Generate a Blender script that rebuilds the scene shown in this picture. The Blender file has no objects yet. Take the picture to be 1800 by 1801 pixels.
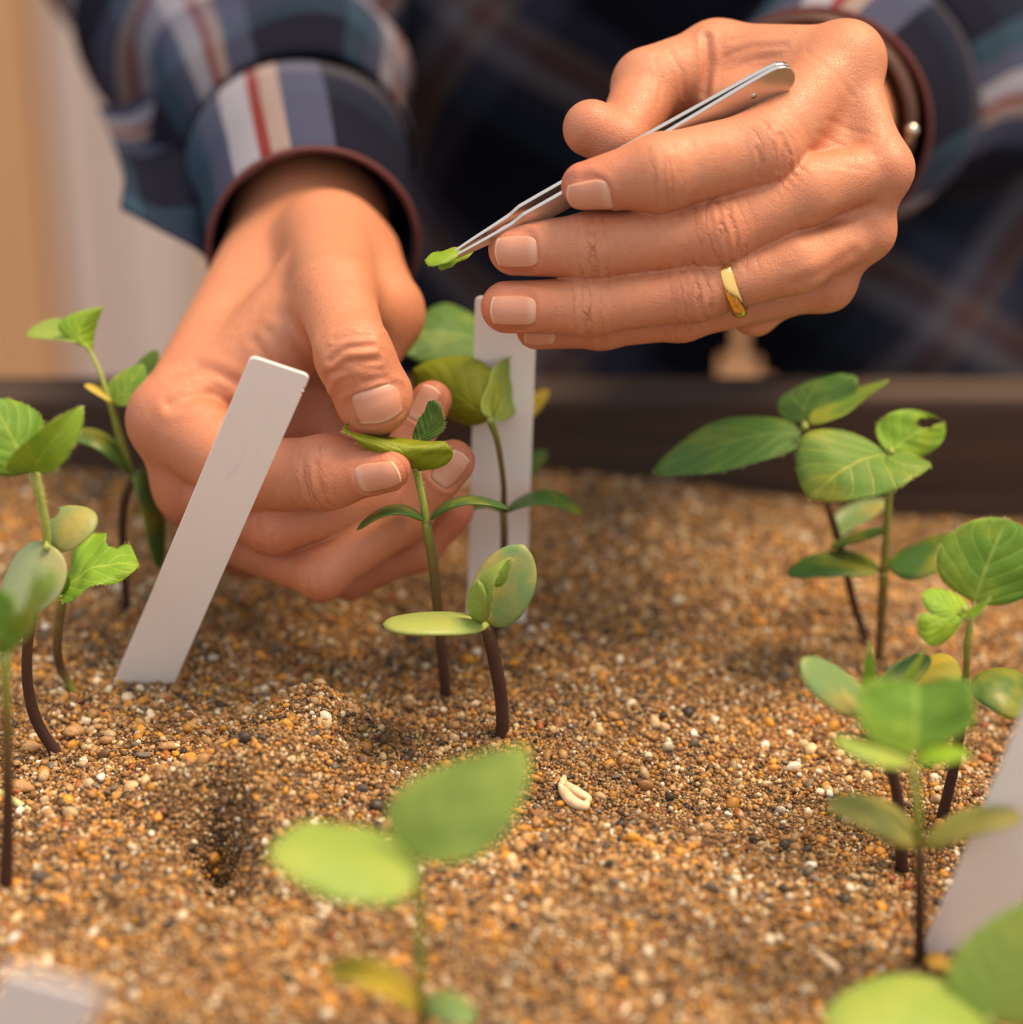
import bpy, math, random
import numpy as np
from mathutils import Vector, Matrix

# ------------------------------------------------------------------ camera
SC = bpy.context.scene
COL = SC.collection
TH = math.radians(25.0)
CAM_H = 0.3146
FPX = 4000.0
FOCUS = 0.600
cam_d = bpy.data.cameras.new('camera')
cam_d.sensor_width = 36.0
cam_d.sensor_fit = 'HORIZONTAL'
cam_d.lens = 80.0
cam_d.clip_start = 0.01
cam_d.clip_end = 50
cam_d.dof.use_dof = True
cam_d.dof.focus_distance = FOCUS
cam_d.dof.aperture_fstop = 4.3
cam_d.dof.aperture_blades = 0
cam = bpy.data.objects.new('camera', cam_d)
COL.objects.link(cam)
cam.location = (0, 0, CAM_H)
cam.rotation_euler = (math.pi / 2 - TH, 0, 0)
SC.camera = cam
CR = np.array([1.0, 0, 0])
CU = np.array([0, math.sin(TH), math.cos(TH)])
CF = np.array([0, math.cos(TH), -math.sin(TH)])
CL = np.array([0, 0, CAM_H])

# ------------------------------------------------------------------ world and light
W = bpy.data.worlds.new('greenhouse_daylight')
SC.world = W
W.use_nodes = True
nt = W.node_tree
nt.nodes.clear()
wo = nt.nodes.new('ShaderNodeOutputWorld')
wb = nt.nodes.new('ShaderNodeBackground')
wg = nt.nodes.new('ShaderNodeTexCoord')
ws = nt.nodes.new('ShaderNodeSeparateXYZ')
wr = nt.nodes.new('ShaderNodeValToRGB')
wm = nt.nodes.new('ShaderNodeMapRange')
wm.inputs['From Min'].default_value = -0.3
wm.inputs['From Max'].default_value = 1.0
nt.links.new(wg.outputs['Generated'], ws.inputs[0])
nt.links.new(ws.outputs['Z'], wm.inputs['Value'])
nt.links.new(wm.outputs[0], wr.inputs[0])
wr.color_ramp.elements[0].color = (0.30, 0.25, 0.21, 1)
wr.color_ramp.elements[1].color = (0.95, 0.95, 0.96, 1)
e = wr.color_ramp.elements.new(0.30)
e.color = (0.80, 0.76, 0.74, 1)
nt.links.new(wr.outputs[0], wb.inputs['Color'])
wb.inputs['Strength'].default_value = 0.86
nt.links.new(wb.outputs[0], wo.inputs['Surface'])

def sun(name, frm, energy, color, angle):
    d = bpy.data.lights.new(name, 'SUN')
    d.energy = energy
    d.color = color
    d.angle = math.radians(angle)
    o = bpy.data.objects.new(name, d)
    COL.objects.link(o)
    v = -Vector(frm)
    o.rotation_euler = v.to_track_quat('-Z', 'Y').to_euler()
    return o
sun('low_sun', (0.48, 0.10, 1.0), 3.9, (1.0, 0.74, 0.47), 26)

SC.view_settings.view_transform = 'Standard'
SC.view_settings.look = 'None'
SC.view_settings.gamma = 1.0
SC.view_settings.use_curve_mapping = False
SC.view_settings.exposure = 0.45
SC.cycles.use_denoising = True
SC.cycles.adaptive_threshold = 0.04
SC.cycles.max_bounces = 7
SC.cycles.diffuse_bounces = 3
SC.cycles.caustics_reflective = False
SC.cycles.caustics_refractive = False

# ------------------------------------------------------------------ helpers
rng = np.random.default_rng(7)
random.seed(7)

def cpt(px, py, dz=0.0):
    """photo pixel + distance from the focus plane in mm -> camera space mm"""
    D = FOCUS * 1000 + dz
    return np.array([(px - 900) / FPX * D, -(py - 900.5) / FPX * D, -D])

def c2w(v):
    v = np.asarray(v, dtype=np.float64) * 0.001
    return CL + v[..., 0:1] * CR + v[..., 1:2] * CU - v[..., 2:3] * CF

def pw(px, py, dz=0.0):
    return c2w(cpt(px, py, dz))

def at(px, py, Y):
    d = CF + (px - 900) / FPX * CR - (py - 900.5) / FPX * CU
    return CL + d * (Y / d[1])

def tilt(x):
    """the sand bed falls away a little towards the right"""
    return -.095 * .03 * np.logaddexp(0, np.asarray(x, float) / .03)

def ground(px, py, z=0.0):
    d = CF + (px - 900) / FPX * CR - (py - 900.5) / FPX * CU
    q = CL + d * ((z - CAM_H) / d[2])
    for _ in range(8):
        q = CL + d * ((z + float(tilt(q[0])) - CAM_H) / d[2])
    return q

def norm(v):
    v = np.asarray(v, float)
    return v / (np.linalg.norm(v) + 1e-12)

def mesh_from(name, V, F, smooth=True, uv=None):
    """F: (n,k) array or list of arrays/lists"""
    me = bpy.data.meshes.new(name)
    if isinstance(F, np.ndarray):
        k = F.shape[1]
        nf = len(F)
        me.vertices.add(len(V))
        me.vertices.foreach_set('co', np.asarray(V, np.float32).ravel())
        me.loops.add(nf * k)
        me.polygons.add(nf)
        me.loops.foreach_set('vertex_index', F.astype(np.int32).ravel())
        me.polygons.foreach_set('loop_start', np.arange(0, nf * k, k, dtype=np.int32))
        try:
            me.polygons.foreach_set('loop_total', np.full(nf, k, np.int32))
        except Exception:
            pass
        me.update(calc_edges=True)
    else:
        me.from_pydata([tuple(map(float, v)) for v in V], [], [tuple(map(int, f)) for f in F])
        me.update()
    if smooth:
        me.polygons.foreach_set('use_smooth', np.ones(len(me.polygons), bool))
    if uv is not None:
        l = me.uv_layers.new(name='UVMap')
        vi = np.empty(len(me.loops), np.int32)
        me.loops.foreach_get('vertex_index', vi)
        l.data.foreach_set('uv', np.asarray(uv, np.float32)[vi].ravel())
    return me

def mobj(name, me, mat=None, parent=None, loc=None):
    o = bpy.data.objects.new(name, me)
    COL.objects.link(o)
    if mat is not None:
        me.materials.append(mat)
    if parent is not None:
        o.parent = parent
        bpy_inv = Matrix.Translation(parent.location).inverted()
        o.matrix_parent_inverse = bpy_inv
    return o

def empty(name, loc):
    o = bpy.data.objects.new(name, None)
    o.empty_display_size = 0.01
    o.location = loc
    COL.objects.link(o)
    return o

def tag(o, label=None, cat=None, group=None, kind=None):
    if label: o['label'] = label
    if cat: o['category'] = cat
    if group: o['group'] = group
    if kind: o['kind'] = kind
    return o

def box_mesh(name, x0, x1, y0, y1, z0, z1, bev=0.002, sub=1):
    import bmesh
    bm = bmesh.new()
    bmesh.ops.create_cube(bm, size=1)
    for v in bm.verts:
        v.co.x = x0 + (v.co.x + .5) * (x1 - x0)
        v.co.y = y0 + (v.co.y + .5) * (y1 - y0)
        v.co.z = z0 + (v.co.z + .5) * (z1 - z0)
    if bev:
        bmesh.ops.bevel(bm, geom=bm.edges[:], offset=bev, segments=2, affect='EDGES', profile=.6)
    me = bpy.data.meshes.new(name)
    bm.to_mesh(me)
    bm.free()
    return me

# value noise on arrays ------------------------------------------------------
_tab = rng.random((64, 64)).astype(np.float32) * 2 - 1
def vnoise2(x, y):
    xi = np.floor(x).astype(int); yi = np.floor(y).astype(int)
    fx = x - xi; fy = y - yi
    fx = fx * fx * (3 - 2 * fx); fy = fy * fy * (3 - 2 * fy)
    g = lambda a, b: _tab[a % 64, b % 64]
    return (g(xi, yi) * (1 - fx) + g(xi + 1, yi) * fx) * (1 - fy) + (g(xi, yi + 1) * (1 - fx) + g(xi + 1, yi + 1) * fx) * fy

# ------------------------------------------------------------------ material helpers
class NM:
    """small node material builder"""
    def __init__(self, name):
        self.m = bpy.data.materials.new(name)
        self.m.use_nodes = True
        self.t = self.m.node_tree
        self.b = self.t.nodes['Principled BSDF']
        self.out = self.t.nodes['Material Output']
    def n(self, typ, **kw):
        nd = self.t.nodes.new(typ)
        for k, v in kw.items():
            setattr(nd, k, v)
        return nd
    def put(self, sock, v):
        if hasattr(v, 'is_linked') or isinstance(v, bpy.types.NodeSocket):
            self.t.links.new(v, sock)
        elif v is not None:
            if isinstance(v, (tuple, list)) and len(v) == 3 and sock.type == 'RGBA':
                v = (*v, 1)
            sock.default_value = v
    def math(self, op, a, b=None, c=None, clamp=False):
        nd = self.n('ShaderNodeMath', operation=op, use_clamp=clamp)
        self.put(nd.inputs[0], a)
        if b is not None: self.put(nd.inputs[1], b)
        if c is not None: self.put(nd.inputs[2], c)
        return nd.outputs[0]
    def mix(self, f, a, b, mode='MIX'):
        nd = self.n('ShaderNodeMix', data_type='RGBA', blend_type=mode)
        self.put(nd.inputs[0], f)
        self.put(nd.inputs[6], a)
        self.put(nd.inputs[7], b)
        return nd.outputs[2]
    def noise(self, vec, scale, detail=3, rough=.55, dist=0.0):
        nd = self.n('ShaderNodeTexNoise')
        if vec is not None: self.put(nd.inputs['Vector'], vec)
        nd.inputs['Scale'].default_value = scale
        nd.inputs['Detail'].default_value = detail
        nd.inputs['Roughness'].default_value = rough
        nd.inputs['Distortion'].default_value = dist
        return nd.outputs['Fac']
    def voro(self, vec, scale, feature='F1', out='Distance'):
        nd = self.n('ShaderNodeTexVoronoi', feature=feature)
        if vec is not None: self.put(nd.inputs['Vector'], vec)
        nd.inputs['Scale'].default_value = scale
        return nd.outputs[out]
    def ramp(self, f, stops, interp='LINEAR'):
        nd = self.n('ShaderNodeValToRGB')
        nd.color_ramp.interpolation = interp
        els = nd.color_ramp.elements
        while len(els) > 1: els.remove(els[-1])
        els[0].position = stops[0][0]; els[0].color = (*stops[0][1], 1) if len(stops[0][1]) == 3 else stops[0][1]
        for p, c in stops[1:]:
            e = els.new(p); e.color = (*c, 1) if len(c) == 3 else c
        self.put(nd.inputs[0], f)
        return nd.outputs[0]
    def maprange(self, v, a, b, c=0.0, d=1.0, smooth=False):
        nd = self.n('ShaderNodeMapRange')
        if smooth: nd.interpolation_type = 'SMOOTHSTEP'
        self.put(nd.inputs['Value'], v)
        nd.inputs['From Min'].default_value = a
        nd.inputs['From Max'].default_value = b
        nd.inputs['To Min'].default_value = c
        nd.inputs['To Max'].default_value = d
        return nd.outputs[0]
    def attr(self, name, out='Fac'):
        return self.n('ShaderNodeAttribute', attribute_name=name).outputs[out]
    def objc(self):
        return self.n('ShaderNodeTexCoord').outputs['Object']
    def bump(self, h, strength, dist, normal=None):
        nd = self.n('ShaderNodeBump')
        self.put(nd.inputs['Height'], h)
        nd.inputs['Strength'].default_value = strength
        nd.inputs['Distance'].default_value = dist
        if normal is not None: self.put(nd.inputs['Normal'], normal)
        return nd.outputs[0]
    def base(self, col=None, rough=None, normal=None, **kw):
        if col is not None: self.put(self.b.inputs['Base Color'], col)
        if rough is not None: self.put(self.b.inputs['Roughness'], rough)
        if normal is not None: self.put(self.b.inputs['Normal'], normal)
        for k, v in kw.items():
            self.put(self.b.inputs[k.replace('_', ' ')], v)
        return self.m

def srgb(r, g, b):
    f = lambda c: ((c / 255 + .055) / 1.055) ** 2.4 if c / 255 > .04045 else c / 255 / 12.92
    return (f(r), f(g), f(b))

def mat_wood(name, c1, c2, scale=1.0, axis='X', rough=.75):
    k = NM(name)
    mp = k.n('ShaderNodeMapping')
    k.put(mp.inputs['Vector'], k.objc())
    s = {'X': (2, 30, 30), 'Z': (30, 30, 2), 'Y': (30, 2, 30)}[axis]
    mp.inputs['Scale'].default_value = tuple(x * scale for x in s)
    f = k.noise(mp.outputs[0], 3.0, 5, .6, .6)
    f2 = k.noise(mp.outputs[0], 14.0, 3)
    ff = k.math('MULTIPLY_ADD', f2, .3, k.math('MULTIPLY', f, .8))
    c = k.ramp(ff, [(.3, c1), (.75, c2)])
    return k.base(c, rough, k.bump(ff, .5, .002))

M = {}
M['dark_wood'] = mat_wood('dark_wood', srgb(40, 29, 24), srgb(78, 58, 46))
M['leg_wood'] = mat_wood('leg_wood', srgb(60, 45, 35), srgb(95, 72, 55), axis='Z')
M['plank_orange'] = mat_wood('plank_orange', srgb(218, 168, 120), srgb(228, 182, 136), .5, 'Z')
M['plank_pale'] = mat_wood('plank_pale', srgb(228, 212, 200), srgb(236, 222, 212), .5, 'Z')
M['plank_tan'] = mat_wood('plank_tan', srgb(222, 194, 162), srgb(232, 206, 176), .5, 'Z')
M['floor'] = mat_wood('floor_wood', srgb(90, 66, 46), srgb(130, 98, 70), .3, 'X')

# ------------------------------------------------------------------ setting: floor, wall of planks, planter box
FLOOR_Z = -0.78
fl = mobj('floor', box_mesh('floor', -3, 3, -1.5, 2.2, FLOOR_Z - .05, FLOOR_Z, 0), M['floor'])
tag(fl, 'brown wooden floor under the planter', kind='structure')
wall = mobj('wall_back', box_mesh('wall_back', -3, 3, 2.13, 2.2, FLOOR_Z, 1.6, 0), M['floor'])
tag(wall, 'plank wall far behind the person', kind='structure')
px_w = -1.30
pat = ['plank_tan', 'plank_orange', 'plank_tan', 'plank_orange', 'plank_pale', 'plank_tan', 'plank_orange']
seq = [(-0.66, 'plank_tan'), (-0.5275, 'plank_orange'), (-0.4325, 'plank_pale'), (-0.352, 'plank_tan'), (-0.27, 'plank_tan')]
edges = [-1.3, -1.15, -1.02, -0.88, -0.74, -0.60, -0.435, -0.375, -0.295, -0.20, -0.08, 0.04, 0.17, 0.30, 0.44, 0.58, 0.72, 0.86, 1.0, 1.15, 1.3]
mats = ['plank_tan', 'plank_orange', 'plank_tan', 'plank_pale', 'plank_tan', 'plank_orange', 'plank_pale', 'plank_pale', 'plank_tan', 'plank_tan',
        'plank_orange', 'plank_tan', 'plank_orange', 'plank_orange', 'plank_tan', 'plank_pale', 'plank_tan', 'plank_orange', 'plank_tan', 'plank_pale']
for i, mname in enumerate(mats):
    d = .012 * ((i * 7) % 3)
    b = mobj('plank', box_mesh('plank', edges[i] + .002, edges[i + 1] - .002, 2.07 - d, 2.13, FLOOR_Z, 1.6, .004), M[mname], wall)

PB_Y = 0.709          # inner face of the planter's back board
PX0, PX1, PY0 = -0.42, 0.42, 0.20
pl = tag(empty('planter_box', (0, .45, FLOOR_Z)), 'dark wooden planter box filled with coarse golden sand', 'planter')
mobj('back_board', box_mesh('back_board', PX0 - .02, PX1 + .02, PB_Y, PB_Y + .022, -.13, .0262, .0035), M['dark_wood'], pl)
mobj('front_board', box_mesh('front_board', PX0 - .02, PX1 + .02, PY0 - .022, PY0, -.13, .0262, .0035), M['dark_wood'], pl)
for s in (0, 1):
    x = PX0 - .02 if s == 0 else PX1
    mobj('side_board', box_mesh('side_board', x, x + .02, PY0 + .0005, PB_Y - .0005, -.13, .0262, .0035), M['dark_wood'], pl)
mobj('base_board', box_mesh('base_board', PX0, PX1, PY0, PB_Y, -.129, -.11, .002), M['dark_wood'], pl)
for x in (PX0 + .01, PX1 - .05):
    for y in (PY0 + .01, PB_Y - .05):
        mobj('leg', box_mesh('leg', x, x + .04, y, y + .04, FLOOR_Z, -.1295, .003), M['leg_wood'], pl)

# ------------------------------------------------------------------ sand
def gxy(px, py):
    g = ground(px, py)
    return g[0], g[1]
_bumps = [(560, 1290, .012, .010), (500, 1375, .009, .010), (600, 1350, .006, .010), (385, 1476, -.024, .0052), (400, 1545, -.012, .006), (330, 1430, .006, .008), (455, 1470, .007, .006), (440, 1400, .007, .009), (235, 1330, .003, .012), (640, 1440, .003, .012),
          (430, 1440, .003, .009), (470, 1545, .003, .007), (280, 1400, .003, .014), (1290, 1420, -.003, .02), (1050, 1560, .004, .025), (180, 1250, .002, .02),
          (850, 1290, .002, .010), (1560, 1500, -.003, .015), (1700, 1640, .002, .012), (640, 1150, -.002, .02), (1330, 1010, .004, .03), (1000, 900, .003, .03), (1650, 930, -.004, .03)]
_bumps = [(*gxy(a, b), h, s) for a, b, h, s in _bumps]
def sand_h(x, y):
    return sand_rel(x, y) + tilt(x)
def sand_rel(x, y):
    x = np.asarray(x, float); y = np.asarray(y, float)
    h = .0016 * vnoise2(x * 30 + 5, y * 30 + 9) + .0012 * vnoise2(x * 75 + 3, y * 75) + .0009 * vnoise2(x * 190, y * 190 + 4) + .0005 * vnoise2(x * 420, y * 420)
    for bx, by, a, s in _bumps:
        h = h + a * np.exp(-((x - bx) ** 2 + (y - by) ** 2) / (2 * s * s))
    return h

def mat_sand_base():
    k = NM('damp_sand')
    o = k.objc()
    v = k.n('ShaderNodeTexVoronoi', feature='F1')
    k.put(v.inputs['Vector'], o)
    v.inputs['Scale'].default_value = 1100
    hs = k.n('ShaderNodeSeparateColor')
    k.put(hs.inputs[0], v.outputs['Color'])
    c = k.ramp(hs.outputs[0], [(0, srgb(40, 30, 22)), (.15, srgb(70, 50, 32)), (.45, srgb(108, 78, 46)), (.75, srgb(134, 98, 58)), (.92, srgb(166, 130, 88)), (1, srgb(190, 160, 120))])
    h = k.math('SUBTRACT', 1.0, v.outputs['Distance'])
    return k.base(c, .75, k.bump(h, .9, .0008))
M['sand_base'] = mat_sand_base()

def mat_grain(name='sand_grain', rough=.5):
    k = NM(name)
    c = k.attr('grain_color', 'Color')
    n = k.noise(k.objc(), 1500, 2)
    c2 = k.mix(k.maprange(n, .35, .7, 0, .35), c, (0.10, 0.065, 0.035), 'MIX')
    return k.base(c2, rough, k.bump(n, .3, .0003), Specular_IOR_Level=.45)
M['grain'] = mat_grain()

# base surface
nx, ny = 420, 300
xs = np.linspace(PX0, PX1, nx); ys = np.linspace(PY0, PB_Y, ny)
X, Y = np.meshgrid(xs, ys, indexing='ij')
Z = sand_h(X, Y)
V = np.stack([X, Y, Z], -1).reshape(-1, 3)
I = np.arange(nx * ny).reshape(nx, ny)
F = np.stack([I[:-1, :-1], I[1:, :-1], I[1:, 1:], I[:-1, 1:]], -1).reshape(-1, 4)
sand = mobj('sand', mesh_from('sand', V, F), M['sand_base'])
tag(sand, 'coarse damp golden sand with grit filling the planter', 'sand', kind='stuff')

# grains: low icospheres, one mesh
import bmesh
def ico(sub):
    if sub == 0:
        v = np.array([[1, 0, 0], [-1, 0, 0], [0, 1, 0], [0, -1, 0], [0, 0, 1], [0, 0, -1]], float) * 1.15
        return v, np.array([[0, 2, 4], [2, 1, 4], [1, 3, 4], [3, 0, 4], [2, 0, 5], [1, 2, 5], [3, 1, 5], [0, 3, 5]])
    bm = bmesh.new()
    bmesh.ops.create_icosphere(bm, subdivisions=sub, radius=1)
    v = np.array([w.co[:] for w in bm.verts]); f = np.array([[a.index for a in p.verts] for p in bm.faces])
    bm.free()
    return v, f
PALETTE = [(srgb(190, 144, 92), 30), (srgb(204, 142, 60), 17), (srgb(160, 114, 70), 20), (srgb(222, 192, 150), 12), (srgb(116, 82, 52), 13),
           (srgb(242, 230, 214), 7), (srgb(54, 46, 42), 8), (srgb(118, 106, 94), 6), (srgb(160, 88, 46), 3), (srgb(222, 156, 50), 8), (srgb(206, 176, 140), 8)]
PCOL = np.array([c for c, _ in PALETTE]); PW = np.array([w for _, w in PALETTE], float); PW /= PW.sum()

def rand_rot(n):
    q = rng.normal(size=(n, 4)); q /= np.linalg.norm(q, axis=1)[:, None]
    w, x, y, z = q.T
    return np.stack([1 - 2 * (y * y + z * z), 2 * (x * y - z * w), 2 * (x * z + y * w),
                     2 * (x * y + z * w), 1 - 2 * (x * x + z * z), 2 * (y * z - x * w),
                     2 * (x * z - y * w), 2 * (y * z + x * w), 1 - 2 * (x * x + y * y)], -1).reshape(n, 3, 3)

def region_points(n, y0, y1, margin=.03):
    """ground points within the viewed wedge plus a margin"""
    out = []
    tot = 0
    while tot < n:
        y = rng.uniform(y0, y1, n * 2)
        x = rng.uniform(-.25, .25, n * 2)
        Zd = y * CF[1] - CAM_H * CF[2]
        ok = np.abs(x) < 0.225 * Zd + margin
        out.append(np.stack([x[ok], y[ok]], -1)); tot += ok.sum()
    return np.concatenate(out)[:n]

def grains(n, sub, smin, smax, y0, y1, sink=.25, squash=.7):
    v, f = ico(sub)
    p = region_points(n, y0, y1)
    size = smin * (smax / smin) ** (rng.random(n) ** 1.7)
    R = rand_rot(n)
    sc = np.stack([size * rng.uniform(.75, 1.35, n), size * rng.uniform(.75, 1.15, n), size * rng.uniform(.55, .95, n)], -1)
    lump = 1 + rng.uniform(-.16, .16, (n, len(v)))
    P = v[None] * lump[..., None] * sc[:, None, :]
    P = np.einsum('nij,nvj->nvi', R, P)
    z = sand_h(p[:, 0], p[:, 1]) + size * rng.uniform(-.15, .75, n) * (1 - sink)
    P += np.stack([p[:, 0], p[:, 1], z], -1)[:, None, :]
    Fi = (f[None] + (np.arange(n) * len(v))[:, None, None]).reshape(-1, 3)
    c = PCOL[rng.choice(len(PCOL), n, p=PW)] * rng.uniform(.7, 1.2, (n, 1))
    damp = .86 + .20 * vnoise2(p[:, 0] * 38 + 11, p[:, 1] * 38) + .12 * vnoise2(p[:, 0] * 110, p[:, 1] * 110 + 7)
    c = c * damp[:, None] * np.array([1.0, .985, .87])
    C = np.repeat(c, len(v), 0)
    return P.reshape(-1, 3), Fi, C
parts = [grains(70000, 0, .00034, .00075, .38, .64), grains(42000, 1, .00058, .0011, .375, .66), grains(4600, 2, .0010, .0019, .37, .70), grains(11000, 1, .0006, .0013, .63, .705),
         grains(5000, 1, .0006, .0013, .33, .38)]
Vs, Fs, Cs, off = [], [], [], 0
for v, f, c in parts:
    Vs.append(v); Fs.append(f + off); Cs.append(c); off += len(v)
me = mesh_from('sand_grains', np.concatenate(Vs), np.concatenate(Fs), smooth=False)
ca = me.color_attributes.new('grain_color', 'FLOAT_COLOR', 'POINT')
CC = np.concatenate(Cs); CC = np.concatenate([CC, np.ones((len(CC), 1))], 1).astype(np.float32)
ca.data.foreach_set('color', CC.ravel())
g = mobj('sand_grains', me, M['grain'], sand)
g['kind'] = 'stuff'

# the larger pebbles, one object each
def pebble_mesh(seed, flat):
    r = np.random.default_rng(seed)
    v, f = ico(2)
    d = r.normal(size=(5, 3)); d /= np.linalg.norm(d, axis=1)[:, None]
    for k in d:
        t = np.clip(v @ k - r.uniform(.55, .8), 0, None)
        v = v - t[:, None] * k
    v = v * np.array([1.25, .9, flat])
    return mesh_from('pebble', v, f)
PM = []
pcols = [srgb(196, 150, 98), srgb(232, 212, 182), srgb(212, 146, 56), srgb(84, 72, 64), srgb(150, 100, 58), srgb(128, 116, 104), srgb(240, 232, 220), srgb(176, 104, 50)]
def mat_pebble(c, i):
    k = NM('pebble_stone_%s' % 'abcdefgh'[i])
    n = k.noise(k.objc(), 2.2, 4)
    cc = k.mix(k.maprange(n, .35, .7), c, tuple(x * .6 for x in c))
    return k.base(cc, .5, k.bump(n, .25, .1))
for i, c in enumerate(pcols):
    me = pebble_mesh(100 + i, .55 + .05 * (i % 4))
    me.materials.append(mat_pebble(c, i))
    PM.append(me)
def pebble(x, y, s, i, rz=None, up=.35):
    o = bpy.data.objects.new('pebble', PM[i])
    COL.objects.link(o)
    o.parent = sand
    o.location = (x, y, float(sand_h(x, y)) + s * up)
    o.scale = (s, s, s)
    o.rotation_euler = (random.uniform(-.4, .4), random.uniform(-.4, .4), random.uniform(0, 6.28) if rz is None else rz)
    return o
# pebbles one can pick out in the photograph
for px, py, mm, i in [(135, 1300, 4.4, 0), (225, 1240, 3.4, 1), (290, 1238, 3.4, 0), (252, 1248, 2.4, 2), (175, 1300, 2.0, 0), (40, 1385, 4.2, 0), (55, 1320, 3.6, 0),
                      (60, 1300, 2.4, 1), (168, 1340, 2.4, 0), (255, 1357, 2.6, 5), (300, 1345, 3.2, 0), (140, 1393, 2.1, 7), (180, 1388, 2.2, 6), (92, 1350, 2.0, 5),
                      (425, 1358, 2.6, 3), (435, 1375, 2.2, 3), (418, 1360, 1.9, 2), (280, 1463, 2.3, 2), (72, 1550, 2.9, 3), (205, 1555, 2.6, 3), (172, 1475, 2.0, 0),
                      (982, 1428, 1.9, 3), (1085, 1365, 1.8, 5), (950, 1300, 2.3, 7), (1078, 1480, 1.7, 6), (1110, 1247, 2.4, 1), (905, 1230, 2.0, 2), (1090, 1280, 2.2, 2),
                      (1495, 1560, 2.3, 1), (1435, 1545, 2.0, 5), (1140, 1690, 2.2, 1), (570, 1620, 2.2, 1), (110, 1590, 2.6, 2), (25, 1650, 2.4, 6), (400, 1690, 2.4, 0),
                      (1030, 1250, 2.0, 3), (870, 1270, 2.6, 0), (835, 1250, 2.0, 1), (640, 1240, 2.0, 1), (1220, 1300, 1.8, 6), (1010, 1290, 1.8, 3)]:
    x, y = gxy(px, py)
    pebble(x, y, mm * .00072, i)
PP = region_points(250, .38, .69, .0)
for x, y in PP:
    pebble(x, y, random.uniform(.0009, .0019), random.choice([0, 0, 0, 1, 2, 2, 3, 4, 4, 5, 6, 7]))

# ------------------------------------------------------------------ hands: signed distance field -> continuous mesh
def smin(a, b, k):
    h = np.clip(.5 + .5 * (b - a) / k, 0, 1)
    return b * (1 - h) + a * h - k * h * (1 - h)

class Field:
    def __init__(self):
        self.groups = []   # (k inside, [prims])
        self.joins = []    # k to join
        self.dents = []
    def group(self, k_in, prims, k_join):
        self.groups.append((k_in, prims, k_join))
    @staticmethod
    def prim(P, pr):
        a, b, r1, r2, fl = pr
        ab = b - a
        L2 = float(ab @ ab)
        w = P - a
        if L2 > 1e-6:
            t = np.clip((w @ ab) / L2, 0, 1)
        else:
            t = np.zeros(len(P), np.float32)
        w = w - t[:, None] * ab
        if fl is not None:
            n, s = fl
            dn = w @ n
            q = np.sqrt(np.maximum((w * w).sum(1) + dn * dn * (s * s - 1), 0))
            rr = r1 + (r2 - r1) * t
            return (q - rr) / (1 + (s - 1) * .5)
        return np.sqrt((w * w).sum(1)) - (r1 + (r2 - r1) * t)
    def __call__(self, P):
        P = np.asarray(P, np.float32)
        tot = None
        for k_in, prims, k_join in self.groups:
            d = None
            for pr in prims:
                e = self.prim(P, pr)
                d = e if d is None else smin(d, e, k_in)
            tot = d if tot is None else smin(tot, d, k_join)
        for c, r, amt in self.dents:      # soft press-ins
            q = np.sqrt(((P - c) ** 2).sum(1))
            tot = tot + amt * np.exp(-(q / r) ** 2)
        return tot

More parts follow.
